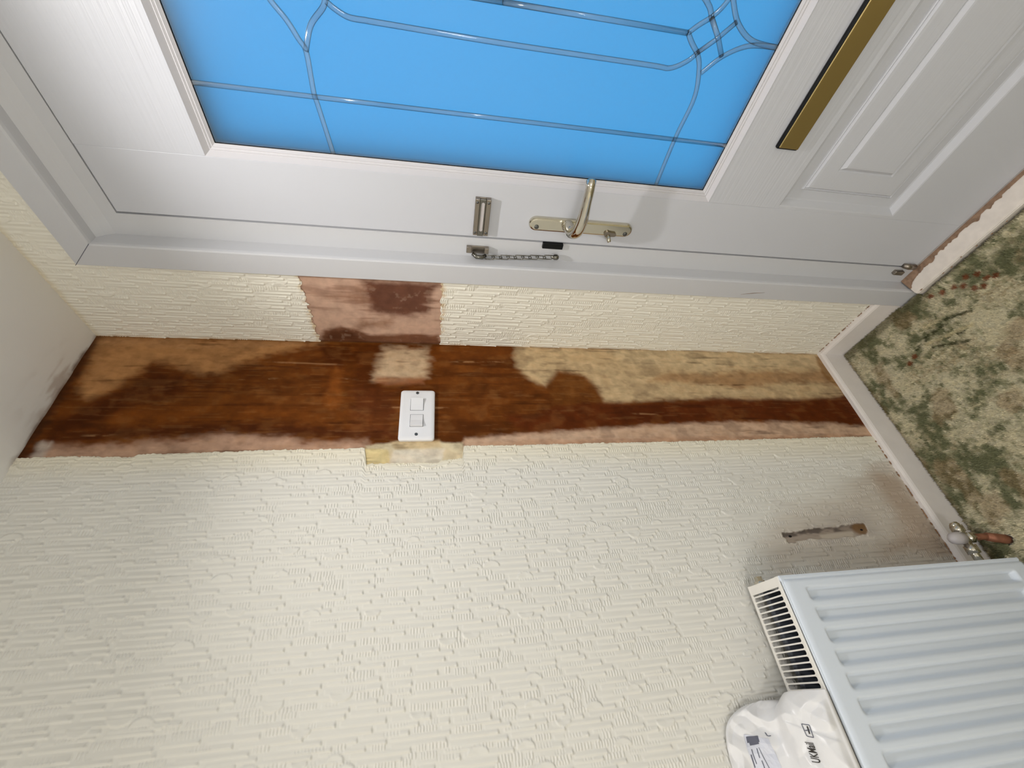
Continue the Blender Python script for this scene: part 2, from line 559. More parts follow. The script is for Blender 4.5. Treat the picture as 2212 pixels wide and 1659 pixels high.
# bubbled lap where the paper ends
relX += 0.0012 * np.exp(-(s / 0.004) ** 2)[None, :] * (vnoise(Zm * 110, Ymat * 0, 16))
P = np.stack([relX, Ymat, Zm], -1)
P[:, 0, 0] = 0.0
grid_mesh('wallpaper', P, M['wallpaper'], wl, base)
ylast = float(-0.352 - s[-1])
mesh('wallpaper', [(0.002, ylast, 0.06), (0.002, YB, 0.06), (0.002, YB, HC), (0.002, ylast, HC)], [(0, 1, 2, 3)], M['wallpaper_cream'], wl)
for q, r in (((1706, 1159), 0.004), ((1860, 1145), 0.0035)):
    c = on_left(*q)
    o = mesh('screw_hole', [(0.0016, c[1] + 0.75 * r * math.cos(a), c[2] + 1.3 * r * math.sin(a)) for a in np.linspace(0, 2 * math.pi, 9)[:-1]], [tuple(range(8))], M['hole_black'], wl)

# --- front wall: paper beside the door, split by a stripped square, and above the door
PT, PB = 1.820, 1.466         # top and bottom of the stripped square


def front_paper(x0, x1, z0, z1, seed, dx=0.0018, ragged=None, notch=False):
    zf = np.arange(z1, z0 - 1e-6, -0.0015); xf = np.arange(x0, x1 + 1e-6, dx)
    Hh = relief(zf, xf, seed)
    Xf, Zf = np.meshgrid(xf, zf)
    Zf = Zf.copy()
    if ragged == 'bottom':
        Zf += (sst(z0 + 0.05, z0, Zf)) * ((vnoise(Xf * 130, Xf * 0, seed) - 0.5) * 0.012 + (np.minimum(Xf, 0.26) - 0.12) * 0.02)
    if ragged == 'top':
        Zf += (sst(z1 - 0.05, z1, Zf)) * ((vnoise(Xf * 130, Xf * 0, seed) - 0.5) * 0.010)
    c = np.ones(Xf.shape + (3,)) * lin((241, 237, 224))  # same paper as the left wall, difference in light put into its tone
    if ragged:
        e = sst(0.02, 0.0, np.abs(Zf - (z0 if ragged == 'bottom' else z1)))
        c = layer(c, e * sst(0.4, 0.65, fbm(Xf * 90, Zf * 90, 3)), (206, 176, 130), 0.8)
    c = layer(c, sst(0.012, 0.0, Xf) * sst(0.35, 0.7, fbm(Xf * 200, Zf * 30, 5)), (190, 150, 96), 0.6)
    c = layer(c, sst(HC - 0.02, HC, Zf + 0.01 * (fbm(Xf * 60, Zf * 60, 4) - .5)), (214, 196, 156), 0.5)
    Pf = np.stack([Xf, -(0.0014 + REL * Hh), Zf], -1)
    mk = None
    if notch:
        keepv = ~((Xf > FX0 + 0.006) & (Zf < FZ1 - 0.006))
        mk = keepv[:-1, :-1] & keepv[1:, 1:] & keepv[1:, :-1] & keepv[:-1, 1:]
    return grid_mesh('wallpaper', Pf, M['wallpaper'], wf, c, mask=mk)


front_paper(0.0, 0.75, PT, HC, 21, ragged='bottom', notch=True)
front_paper(0.0, FX0 + 0.004, 0.06, PB, 22, ragged='top')
mesh('wallpaper', [(0.75, -0.002, FZ1 - 0.004), (XR, -0.002, FZ1 - 0.004), (XR, -0.002, HC), (0.75, -0.002, HC)], [(0, 1, 2, 3)], M['wallpaper_cream'], wf)
mesh('wallpaper', [(FX1 - 0.004, -0.002, 0.06), (XR, -0.002, 0.06), (XR, -0.002, FZ1), (FX1 - 0.004, -0.002, FZ1)], [(0, 1, 2, 3)], M['wallpaper_cream'], wf)

# ------------------------------------------------------------------ stripped, damp plaster
zs = np.arange(HC, 0.08, -0.003); yv = np.arange(0, -0.425, -0.003)
Yp, Zp = np.meshgrid(yv, zs)
st = fbm(Zp * 5, Yp * 55, 1, 5)            # streaks running up and down the wall
cl = fbm(Zp * 11, Yp * 14, 2, 5)
fi = fbm(Zp * 40, Yp * 90, 3, 4)
st2 = fbm(Zp * 9, Yp * 130, 17, 4)
fi2 = fbm(Zp * 130, Yp * 200, 18, 3)
wy = (cl - 0.5) * 0.030 + (st - 0.5) * 0.004
wz = (fbm(Zp * 9, Yp * 12, 4) - 0.5) * 0.07
col = np.ones(Yp.shape + (3,)) * lin((112, 60, 18))
col = layer(col, sst(0.45, 0.66, st), (84, 42, 10), 0.75)
col = layer(col, sst(0.50, 0.7, cl), (126, 72, 26), 0.5)


def stain(pts, rgb, soft, op=1.0, warp=1.0, tex=None):
    global col
    sd = poly_sd(Yp + wy * warp, Zp + wz * warp, PX(pts))
    m = sst(-1.5 * soft, 1.5 * soft, sd + 1.4 * soft * (1.6 * (fi - 0.5) + 0.4 * (st2 - 0.5)) + 0.003 * (fi2 - 0.5))
    if tex is not None: m = m * tex
    col = layer(col, m, rgb, op)


stain([(200, 728), (700, 742), (600, 762), (520, 785), (470, 808), (430, 806), (380, 790), (330, 786), (285, 815), (235, 845), (185, 865), (165, 850), (190, 790)], (190, 138, 88), 0.014, 0.95, 0.35)
stain([(205, 728), (640, 742), (560, 752), (200, 748)], (194, 146, 100), 0.012, 0.5, 0.3)
stain([(140, 905), (185, 870), (250, 850), (300, 820), (350, 800), (395, 815), (400, 850), (330, 860), (270, 880), (180, 925), (100, 955)], (74, 32, 6), 0.016, 0.92, 0.6)
stain([(230, 905), (300, 880), (430, 870), (600, 880), (680, 900), (560, 915), (400, 915), (240, 925)], (126, 68, 20), 0.012, 0.75, 0.5)
stain([(90, 955), (230, 930), (420, 918), (640, 920), (860, 925), (860, 950), (700, 948), (430, 935), (250, 950)], (76, 34, 10), 0.012, 0.9, 0.5)
stain([(45, 1000), (100, 965), (240, 962), (400, 950), (480, 940), (620, 945), (660, 958), (790, 950), (800, 985), (400, 1010)], (204, 166, 140), 0.010, 0.85, 0.5)
stain([(68, 992), (74, 968), (92, 952), (104, 962), (112, 958), (108, 975), (90, 988)], (206, 190, 176), 0.006, 0.9, 0.3)
stain([(690, 745), (760, 745), (770, 770), (740, 780), (735, 800), (700, 790)], (76, 34, 8), 0.008, 0.8, 0.8)
stain([(765, 745), (830, 748), (825, 830), (860, 900), (760, 890), (770, 800)], (82, 38, 10), 0.012, 0.7, 0.9)
stain([(722, 790), (738, 800), (742, 840), (735, 872), (712, 885), (696, 875), (708, 835)], (140, 78, 28), 0.010, 0.8, 0.3)
stain([(826, 752), (918, 754), (920, 816), (870, 820), (808, 822), (818, 780)], (220, 192, 156), 0.014, 0.9, 0.5)
stain([(815, 815), (915, 818), (910, 832), (830, 834), (812, 828)], (168, 112, 78), 0.006, 0.6, 0.5)
stain([(760, 840), (860, 845), (860, 940), (760, 930)], (104, 54, 24), 0.015, 0.6, 1)
stain([(1108, 748), (1300, 752), (1765, 762), (1800, 800), (1835, 845), (1815, 862), (1700, 866), (1500, 862), (1300, 870), (1285, 850), (1262, 812), (1205, 800), (1178, 838), (1150, 822), (1120, 795)], (214, 186, 144), 0.010, 0.95, 0.5)
stain([(1300, 752), (1765, 762), (1790, 790), (1500, 800), (1350, 785)], (226, 202, 162), 0.014, 0.65, 0.6)
stain([(1395, 825), (1420, 808), (1560, 808), (1640, 800), (1720, 806), (1780, 800), (1800, 830), (1700, 828), (1600, 838), (1480, 828)], (172, 130, 88), 0.010, 0.75, 0.8)
stain([(1760, 770), (1775, 770), (1840, 850), (1820, 850), (1780, 815)], (140, 96, 46), 0.006, 0.7, 0.5)
stain([(1180, 835), (1205, 803), (1250, 806), (1285, 838), (1295, 872), (1200, 880)], (112, 64, 22), 0.010, 0.92, 0.4)
stain([(1090, 900), (1200, 880), (1290, 870), (1380, 872), (1480, 868), (1560, 860), (1640, 864), (1720, 866), (1790, 858), (1830, 850), (1860, 890), (1880, 922), (1780, 912), (1600, 908), (1400, 916), (1290, 925), (1150, 940)], (94, 42, 12), 0.008, 0.94, 0.45)
stain([(1320, 876), (1440, 874), (1450, 910), (1330, 908)], (80, 34, 8), 0.008, 0.6, 0.6)
stain([(1000, 975), (1005, 948), (1110, 940), (1290, 926), (1400, 918), (1600, 910), (1780, 914), (1880, 922), (1905, 975)], (218, 184, 156), 0.006, 0.9, 0.4)
stain([(1000, 958), (1300, 950), (1700, 940), (1890, 938), (1890, 952), (1300, 966)], (196, 150, 118), 0.005, 0.6, 0.5)
# lining paper showing under the switch
stain([(790, 963), (860, 955), (950, 955), (1000, 958), (1004, 1010), (786, 1012)], (232, 216, 180), 0.003, 0.95, 0.15)
stain([(786, 968), (838, 972), (842, 996), (830, 1012), (786, 1012)], (228, 208, 152), 0.002, 0.9, 0.1)
stain([(848, 972), (960, 970), (955, 1012), (838, 1012)], (236, 226, 206), 0.003, 0.9, 0.2)
stain([(845, 955), (950, 952), (952, 968), (850, 970)], (214, 184, 136), 0.004, 0.6, 0.4)
bl_ = fbm(Zp * 22, Yp * 36, 24, 5)
col = layer(col, sst(0.50, 0.72, bl_), (70, 34, 10), 0.26)
col = layer(col, sst(0.48, 0.28, bl_), (170, 118, 66), 0.14)
for _k in range(26):                       # drips and scratches
    _r = np.random.default_rng(100 + _k)
    _z, _y, _l = _r.uniform(0.2, 2.3), _r.uniform(-0.33, -0.02), _r.uniform(0.03, 0.14)
    _d = np.abs(Yp - _y - 0.06 * _r.uniform(-1, 1) * (Zp - _z)) 
    col = layer(col, sst(0.0035, 0.0012, _d) * sst(_l, _l * 0.4, np.abs(Zp - _z)) * sst(0.35, 0.6, fi), (66, 30, 8) if _k % 3 else (196, 150, 104), 0.5)
# streaks, scratches, black line in the ceiling joint
col = layer(col, sst(0.60, 0.72, fbm(Zp * 7, Yp * 120, 21)) * sst(0.4, 0.7, cl), (62, 26, 6), 0.5)
col = layer(col, sst(0.66, 0.74, fbm(Zp * 14, Yp * 200, 22)), (186, 136, 84), 0.10)
col = layer(col, sst(2.372, 2.395, Zp + 0.02 * (fi - 0.5)), (70, 40, 22), 0.8)
col = layer(col, sst(-0.006, 0.0, Yp + 0.004 * (fi - 0.5)), (104, 66, 30), 0.7)
col = layer(col, sst(0.52, 0.75, fi), (64, 30, 8), 0.16)
col = layer(col, sst(0.60, 0.72, fi2) * sst(0.45, 0.6, cl), (206, 168, 124), 0.0)
Pp = np.stack([0.0004 + 0.0008 * fi + 0.0006 * st, Yp, Zp], -1)
grid_mesh('damp_plaster', Pp, M['damp_plaster'], wl, col)['label'] = 'bare brown plaster with dark damp stains'

zs2 = np.arange(PT + 0.02, PB - 0.02, -0.0025); xv2 = np.arange(0, FX0 + 0.02, 0.0025)
Xq, Zq = np.meshgrid(xv2, zs2)
n1 = fbm(Zq * 12, Xq * 16, 31); n2 = fbm(Zq * 8, Xq * 70, 32); n3 = fbm(Zq * 60, Xq * 60, 33)
c = np.ones(Xq.shape + (3,)) * lin((206, 170, 148))


def fstain(pts, rgb, soft, op=1.0, warp=1.0):
    global c
    pl = [(q[0], q[2]) for q in (on_front(*p) for p in pts)]
    sd = poly_sd(Xq + (n1 - 0.5) * 0.05 * warp, Zq + (n2 - 0.5) * 0.05 * warp, pl) + soft * (1.6 * (n3 - 0.5) + 1.6 * (n2 - 0.5))
    c = layer(c, sst(-1.6 * soft, 1.6 * soft, sd), rgb, op)


fstain([(700, 640), (780, 615), (800, 640), (790, 668), (740, 650)], (150, 108, 84), 0.018, 0.7)
fstain([(785, 606), (945, 612), (935, 640), (925, 680), (880, 686), (845, 680), (800, 672), (792, 640)], (92, 48, 30), 0.010, 0.9, 0.7)
fstain([(780, 690), (850, 688), (840, 702), (800, 712), (770, 720)], (140, 98, 70), 0.012, 0.7, 0.8)
fstain([(690, 745), (700, 715), (740, 703), (775, 712), (800, 726), (950, 722), (950, 750)], (104, 56, 24), 0.006, 0.85, 0.5)
fstain([(700, 745), (715, 715), (760, 715), (790, 745)], (78, 40, 16), 0.008, 0.7, 0.8)
c = layer(c, sst(0.62, 0.72, n3), (218, 186, 160), 0.16)
c = layer(c, sst(0.012, 0.0, Xq), (70, 36, 14), 0.7)
c = layer(c, sst(0.56, 0.7, n2), (120, 76, 52), 0.35)
Pq = np.stack([Xq, -(0.0003 + 0.0006 * n3), Zq], -1)
grid_mesh('bare_plaster', Pq, M['damp_plaster'], wf, c)['label'] = 'stripped plaster square with dark stain'

# ------------------------------------------------------------------ skirting boards
T = 0.018


def baseboard(name, poly_fn, a, b):
    v = []; pr = [(0, 0), (T, 0), (T, SK - 0.012), (T - 0.002, SK - 0.006), (T - 0.006, SK), (0, SK)]
    for t, mit in ((a, 1), (b, 0)):
        for w, zz_ in pr: v.append(poly_fn(w, t, mit, zz_))
    n = len(pr)
    f = [list(range(n)), list(range(n, 2 * n))] + [[i, (i + 1) % n, n + (i + 1) % n, n + i] for i in range(n)]
    return props(mesh(name, v, f, M['skirting_paint']), kind='structure')


bl = baseboard('baseboard_left', lambda w, t, m, zz_: (w, t - (w if m else 0), zz_), 0.0, YB)
bl['label'] = 'white painted skirting under the papered wall'
bf = baseboard('baseboard_front', lambda w, t, m, zz_: (t + (w if m else 0), -w, zz_), 0.0, FX0)
bf['label'] = 'short white skirting between corner and door frame'


def crumbs(name, pts_fn, n, parent, seed, size):
    r = np.random.default_rng(seed); v = []; f = []
    for k in range(n):
        cpt, along, out = pts_fn(r.random())
        a = size * r.uniform(0.5, 1.6); bz = size * r.uniform(0.3, 0.7); o = len(v)
        ring = [np.array(cpt) + np.array(along) * a * math.cos(th) + np.array((0, 0, 1)) * bz * math.sin(th) + np.array(out) * 0.0008 for th in np.linspace(0, 2 * math.pi, 7)[:-1]]
        v += [tuple(q) for q in ring] + [tuple(np.array(cpt) + np.array(out) * 0.003)]
        f += [(o + i, o + (i + 1) % 6, o + 6) for i in range(6)]
    ob = mesh(name, v, f, M['dirt'], parent); ob['kind'] = 'stuff'
    return ob


crumbs('dirt_crumbs', lambda t: ((0.003, -0.30 - 0.48 * t ** 0.8, SK + 0.003), (0, 1, 0), (1, 0, 0)), 60, bl, 3, 0.0045)
crumbs('dirt_crumbs', lambda t: ((0.01 + 0.24 * t, -0.003, SK + 0.003), (1, 0, 0), (0, -1, 0)), 50, bf, 4, 0.0028)

# ------------------------------------------------------------------ door frame
tr = props(empty('trim_1', (XC, 0, 0)), kind='structure')
tr['label'] = 'white plastic front door frame with stepped edge'
yv_ = [0.0, -0.017, -0.020, -0.020, -0.018, -0.013, 0.004, 0.013, 0.020, 0.020, 0.050, 0.050, 0.080, 0.080, 0.0]
wj = [0.0, 0.000, 0.003, 0.058, 0.0615, 0.063, 0.0633, 0.0637, 0.064, 0.1175, 0.1175, 0.140, 0.140, 0.032, 0.032]
wh = [0.0, 0.000, 0.003, 0.056, 0.0600, 0.062, 0.0650, 0.0800, 0.098, 0.1260, 0.1260, 0.145, 0.145, 0.032, 0.032]
n = len(yv_)


def jamb(sgn):
    xx = lambda w: FX0 + w if sgn > 0 else FX1 - w
    v = [(xx(w), y, 0.0) for w, y in zip(wj, yv_)] + [(xx(w), y, FZ1 - h) for w, h, y in zip(wj, wh, yv_)]
    f = [list(range(n)), list(range(n, 2 * n))] + [[i, (i + 1) % n, n + (i + 1) % n, n + i] for i in range(n)]
    return mesh('jamb', v, f, M['upvc'], tr)


jl = jamb(1); jamb(-1)
v = [(FX0 + w, y, FZ1 - h) for w, h, y in zip(wj, wh, yv_)] + [(FX1 - w, y, FZ1 - h) for w, h, y in zip(wj, wh, yv_)]
mesh('head', v, [list(range(n)), list(range(n, 2 * n))] + [[i, (i + 1) % n, n + (i + 1) % n, n + i] for i in range(n)], M['upvc'], tr)
# dark joint where the frame trims meet
for o_ in (jl,):
    a = (FX0 + 0.0005, -0.0202, FZ1 - 0.0005); b = (FX0 + 0.0625, -0.0202, FZ1 - 0.0605)
    tube('mitre_joint', [a, b], 0.0006, M['print_grey'], tr, 6)
# threshold
th = prism('threshold', [(-0.034, 0.0), (-0.036, 0.031), (-0.030, 0.037), (0.020, 0.049), (0.055, 0.050), (0.055, 0.0)], FX0 + 0.066, FX1 - 0.066, 0, M['threshold_paint'], tr, bevel=0.002)
# rusty, worn band along the top of the threshold
rv = []; rf = []
NR = 600
for k in range(NR + 1):
    x = FX0 + 0.067 + (FX1 - FX0 - 0.134) * k / NR
    wob = float(fbm(np.array(x * 38.0), np.array(0.3), 41)) + 0.45 * float(vnoise(np.array(x * 170.0), np.array(0.7), 42)) - 0.18
    yin = 0.010 - 0.018 * max(0, wob - 0.36) - 0.030 * max(0, 0.40 - x) * 9
    yin = max(yin, -0.029)
    zt = lambda y: 0.037 + (y + 0.030) * 0.24 + 0.0012
    rv += [(x, yin, zt(yin)), (x, 0.0195, zt(0.0195))]
    if k: o = 2 * k; rf.append((o - 2, o, o + 1, o - 1))
mesh('rust_band', rv, rf, M['rust'], th)
crumbs('dirt_crumbs', lambda t: ((FX0 + 0.08 + 0.55 * t, -0.038 + 0.006 * math.sin(t * 97), 0.034), (1, 0, 0), (0, -1, 0)), 18, th, 9, 0.003)

# ------------------------------------------------------------------ door leaf
DX0, DX1 = 0.3815, 2 * XC - 0.3815
DZ0, DZ1 = 0.054, 2.1635
DY, DYB = 0.020, 0.048
YG = 0.033                      # face of the glass
GX0 = 0.5455; GX1 = 2 * XC - GX0
GZ0, GZ1 = 0.8465, 1.9135
BW = 0.0225                     # bead width
dr = props(empty('door_1', (XC, 0.03, DZ0)), kind='structure')
dr['label'] = 'white wood-grained front door with blue frosted glass panel'
AX0, AX1, AZ0, AZ1 = GX0 - BW, GX1 + BW, GZ0 - BW, GZ1 + BW
PX0, PX1, PZ0, PZ1 = 0.530, 2 * XC - 0.530, 0.288, 0.632
box('stile', (DX0, DY, DZ0), (AX0, DYB, DZ1), M['door_skin'], dr, 0.0015)
box('stile', (AX1, DY, DZ0), (DX1, DYB, DZ1), M['door_skin'], dr, 0.0015)
box('rail', (AX0, DY, AZ1), (AX1, DYB, DZ1), M['door_skin_grain'], dr, 0.0003)
box('rail', (AX0, DY, PZ1), (AX1, DYB, AZ0), M['door_skin_grain'], dr, 0.0003)
box('rail', (AX0, DY, DZ0), (AX1, DYB, PZ0), M['door_skin'], dr, 0.0003)
if PX0 > AX0 + 0.0005:
    box('rail', (AX0, DY, PZ0), (PX0, DYB, PZ1), M['door_skin'], dr)
    box('rail', (PX1, DY, PZ0), (AX1, DYB, PZ1), M['door_skin'], dr)
# raised and fielded lower panel
prof = [(0, DY), (0.003, DY + 0.001), (0.014, DY + 0.013), (0.018, DY + 0.014), (0.040, DY + 0.014), (0.0435, DY + 0.0095), (0.046, DY + 0.0115), (0.050, DY + 0.0065),
        (0.056, DY + 0.006), (0.094, DY + 0.0055), (0.098, DY + 0.0075), (0.106, DY + 0.0005), (0.110, DY), (0.125, DY)]
v = []; f = []
for k, (d_, y) in enumerate(prof):
    dz_ = d_ * 1.0
    v += [(PX0 + d_, y, PZ0 + dz_), (PX1 - d_, y, PZ0 + dz_), (PX1 - d_, y, PZ1 - dz_), (PX0 + d_, y, PZ1 - dz_)]
    if k:
        for i in range(4): f.append((4 * (k - 1) + i, 4 * (k - 1) + (i + 1) % 4, 4 * k + (i + 1) % 4, 4 * k + i))
f.append(tuple(4 * (len(prof) - 1) + i for i in range(4)))
b0 = len(v)
v += [(PX0, DYB, PZ0), (PX1, DYB, PZ0), (PX1, DYB, PZ1), (PX0, DYB, PZ1)]
f.append((b0, b0 + 3, b0 + 2, b0 + 1))
for i in range(4): f.append((i, (i + 1) % 4, b0 + (i + 1) % 4, b0 + i))
mesh('raised_panel', v, f, M['door_panel'], dr)
# glazing beads, mitred
bp_ = [(0, DY), (0.0005, DY - 0.0008), (0.010, DY + 0.0075), (0.0115, DY + 0.0065), (0.015, DY + 0.0090), (0.0165, DY + 0.0080), (0.020, DY + 0.0105), (BW, DY + 0.012), (BW, DYB), (0, DYB)]
cr = lambda d_: [(AX0 + d_, AZ0 + d_), (AX1 - d_, AZ0 + d_), (AX1 - d_, AZ1 - d_), (AX0 + d_, AZ1 - d_)]
for i in range(4):
    v = []
    for j in (i, (i + 1) % 4):
        v += [(cr(d_)[j][0], y, cr(d_)[j][1]) for d_, y in bp_]
    k = len(bp_)
    mesh('glazing_bead', v, [list(range(k)), list(range(k, 2 * k))] + [[q, (q + 1) % k, k + (q + 1) % k, k + q] for q in range(k)], M['door_bead'], dr)
# dark rubber gasket line round the glass
for i in range(4):
    a = cr(BW)[i]; b = cr(BW)[(i + 1) % 4]
    tube('gasket', [(a[0], YG - 0.0005, a[1]), (b[0], YG - 0.0005, b[1])], 0.0012, M['gap_rubber'], dr, 6)
# deep outer beads behind the pane
for lo_b, hi_b in (((GX0 - 0.02, YG + 0.0065, GZ0 - 0.02), (GX0 + 0.003, YG + 0.05, GZ1 + 0.02)), ((GX1 - 0.003, YG + 0.0065, GZ0 - 0.02), (GX1 + 0.02, YG + 0.05, GZ1 + 0.02)),
                   ((GX0 + 0.003, YG + 0.0065, GZ0 - 0.02), (GX1 - 0.003, YG + 0.05, GZ0 + 0.003)), ((GX0 + 0.003, YG + 0.0065, GZ1 - 0.003), (GX1 - 0.003, YG + 0.05, GZ1 + 0.02))):
    box('outer_bead', lo_b, hi_b, M['gap_rubber'], dr)
gl = box('glass_pane', (GX0 - 0.004, YG, GZ0 - 0.004), (GX1 + 0.004, YG + 0.006, GZ1 + 0.004), M['frosted_glass'], dr)
gl['label'] = 'blue frosted glass with clear raised lines'


# clear raised lines on the glass
def gpt(p): q = on_front(p[0], p[1], YG); return np.array([q[0], q[2]])


def gline(pts2, r=0.0046):
    path = [(p[0], YG - 0.0006, p[1]) for p in pts2]
    return tube('glazing_line', path, r, M['resin'], gl, 8, flat=0.42, flat_axis=(0, 1, 0))


def both(pts2, r=0.0046):
    gline(pts2, r); gline([(2 * XC - p[0], p[1]) for p in pts2], r)


V1 = gpt((700, 209))[0]; V1b = gpt((1440, 301))[0]
both([(0.5 * (V1 + V1b), GZ0), (0.5 * (V1 + V1b), GZ1)])
both(spline([(GX0, gpt((1418, 396))[1])] + [gpt(q) for q in ((1459, 297), (1499, 213), (1510, 147), (1506, 114))]))
both(spline([gpt(q) for q in ((1514, 158), (1562, 121))] + [(XC - 0.004, gpt((1620, 96))[1]), (XC, GZ0)]))
nod = gpt((1506, 114)); nz0 = nod[1]
gline([(XC, nz0 + 0.032), (XC, 1.372)]); gline([(XC, 1.372), (XC, gpt((755, 0))[1] if False else 1.64)])
both(spline([(XC, nz0 + 0.032), (XC - 0.013, nz0 + 0.018), tuple(nod)]))
both([tuple(nod), (XC, gpt((1552, 80))[1]), (2 * XC - nod[0], gpt((1558, 121))[1] - 0.001)])
both(spline([gpt(q) for q in ((1506, 114), (1484, 132), (1446, 147), (1400, 140), (1095, 95), (830, 51), (790, 44), (753, 37), (722, 18), (704, 2))]))
# upper star (partly above the picture)
up = lambda p: (p[0], 2 * 1.339 - p[1])
both(spline([(GX0, gpt((719, 324))[1])] + [gpt(q) for q in ((689, 234), (679, 204), (672, 167), (661, 110))] + [gpt((645, 84)), gpt((619, 43)), gpt((584, 0)), (XC - 0.006, 1.772), (XC, GZ1)]))
both(spline([gpt((661, 110)), gpt((671, 55)), gpt((699, 13)), (nod[0] + 0.004, 1.658)]))
both([(nod[0] + 0.004, 1.658), (XC, 1.70), (2 * XC - nod[0], 1.73)])
both(spline([(nod[0] + 0.004, 1.658), (XC - 0.012, 1.648), (XC, 1.638)]))

# ------------------------------------------------------------------ letter plate
LZ0, LZ1, LX0 = 0.688, 0.740, 0.6625
lp = box('letter_plate', (LX0, DY - 0.010, LZ0), (2 * XC - LX0, DY + 0.001, LZ1), M['black_metal'], dr, 0.004, 3)
lp['label'] = 'bronze letter plate with black edge'
box('flap', (LX0 + 0.004, DY - 0.0125, LZ0 + 0.002), (2 * XC - LX0 - 0.004, DY - 0.0095, LZ1 - 0.003), M['brass_bronze'], lp, 0.0014)


# ------------------------------------------------------------------ lever handle
def stadium(cx, cz, hl, hw, ns=10):
    """vertical stadium outline in x,z"""
    pts = [(cx + hw * math.cos(a), cz + hl - hw + hw * math.sin(a)) for a in np.linspace(0, math.pi, ns)]
    pts += [(cx + hw * math.cos(a), cz - hl + hw + hw * math.sin(a)) for a in np.linspace(math.pi, 2 * math.pi, ns)]
    return pts


YP = DY - 0.011                       # face of the handle plate
ha = on_front(1143, 486, YP); hb_ = on_front(1366, 500, YP)
hcx = 0.5 * (ha[0] + hb_[0]); hcz = 0.5 * (ha[2] + hb_[2]); hhl = 0.5 * (ha[2] - hb_[2])
out = []
v = []; f = []
for hl_, hw_, y in ((hhl, 0.0175, DY), (hhl, 0.0175, YP + 0.004), (hhl - 0.002, 0.0155, YP + 0.001), (hhl - 0.005, 0.0125, YP)):
    st_ = stadium(hcx, hcz, hl_, hw_); out.append(st_); v += [(p[0], y, p[1]) for p in st_]
k = len(out[0])
for r_ in range(3):
    f += [(r_ * k + i, r_ * k + (i + 1) % k, (r_ + 1) * k + (i + 1) % k, (r_ + 1) * k + i) for i in range(k)]
f += [tuple(range(k)), tuple(range(3 * k, 4 * k))]
hp = mesh('handle_plate', v, f, M['gold_chrome'], dr)
hp['label'] = 'polished long handle backplate'
g = lambda px, py, y: on_front(px, py, y)
lev = spline([g(1226, 487, YP), g(1229, 492, YP - 0.018), g(1236, 503, YP - 0.036), g(1247, 499, YP - 0.050), g(1257, 478, YP - 0.054), g(1265, 448, YP - 0.054),
              g(1272, 420, YP - 0.052), g(1276, 400, YP - 0.048), g(1277, 391, YP - 0.041)], 6)
nl = len(lev)
rad = [0.0105 + 0.0038 * math.sin(math.pi * min(1, i / nl * 1.5)) for i in range(nl)]
rad[-1] = 0.0065; rad[-2] = 0.0100; rad[-3] = 0.0115
tube('lever', lev, rad, M['chrome'], hp, 16)
ros = on_front(1226, 487, YP)
tube('rosette', [(ros[0], YP, ros[2]), (ros[0], YP - 0.006, ros[2]), (ros[0], YP - 0.012, ros[2])], [0.0150, 0.0145, 0.0110], M['gold_chrome'], hp, 20)
for q in ((1159, 490), (1350, 506)):
    c_ = on_front(*q, YP)
    sc_ = tube('screw', [(c_[0], YP + 0.001, c_[2]), (c_[0], YP - 0.0012, c_[2]), (c_[0], YP - 0.0020, c_[2])], [0.0056, 0.0056, 0.0040], M['screw_steel'], hp, 14)
kc = on_front(1316, 505, YP)
ky = mesh('key_cylinder', [(kc[0] + p[0], y, kc[2] + p[1]) for y in (YP + 0.002, YP - 0.005) for p in
                           ([(0.0078 * math.cos(a), 0.0078 * math.sin(a) + 0.006) for a in np.linspace(-0.7, math.pi + 0.7, 12)] + [(-0.0048, -0.014), (-0.0025, -0.017), (0.0025, -0.017), (0.0048, -0.014)])],
          [list(range(16)), list(range(16, 32))] + [[i, (i + 1) % 16, 16 + (i + 1) % 16, 16 + i] for i in range(16)], M['steel'], hp)
tube('key_turn', [(kc[0] - 0.002, YP - 0.004, kc[2] + 0.004), (kc[0] - 0.010, YP - 0.012, kc[2] + 0.001), (kc[0] - 0.014, YP - 0.016, kc[2] - 0.001)], [0.005, 0.0055, 0.0045], M['gold_chrome'], hp, 12)

# ------------------------------------------------------------------ chain slide on the door
YS = DY - 0.012
c0 = on_front(1028, 430, YS); c1 = on_front(1062, 434, YS); c2 = on_front(1021, 508, YS)
sx0, sx1 = c2[0], c0[0]; sz1, sz0 = c0[2], c1[2]
wz_ = sz1 - sz0
sl = box('chain_slide', (sx0, DY - 0.003, sz0), (sx1, DY, sz1), M['steel'], dr, 0.0008)
sl['label'] = 'steel door chain slide'
box('slide_rail', (sx0, DY - 0.012, sz0), (sx1, DY - 0.002, sz0 + wz_ * 0.30), M['steel'], sl, 0.0012)
box('slide_rail', (sx0, DY - 0.012, sz1 - wz_ * 0.28), (sx1, DY - 0.002, sz1), M['steel'], sl, 0.0012)
box('slide_channel', (sx0 - 0.004, DY - 0.008, sz0 + wz_ * 0.30), (sx1 - 0.002, DY - 0.002, sz1 - wz_ * 0.28), M['dark_steel'], sl, 0.001)
zc_ = sz0 + wz_ * 0.50
mesh('slot', [(p[1] + 0, DY - 0.0084, p[0]) for p in stadium(zc_, (sx0 + sx1) / 2, (sx1 - sx0) * 0.40, 0.0038)], [tuple(range(20))], M['valve_cap'], sl)
for ax in (sx0 + 0.008, sx1 - 0.008):
    for az in (sz0 + wz_ * 0.14, sz1 - wz_ * 0.13):
        tube('screw', [(ax, DY - 0.0115, az), (ax, DY - 0.0130, az)], [0.0035, 0.0028], M['screw_steel'], sl, 10)

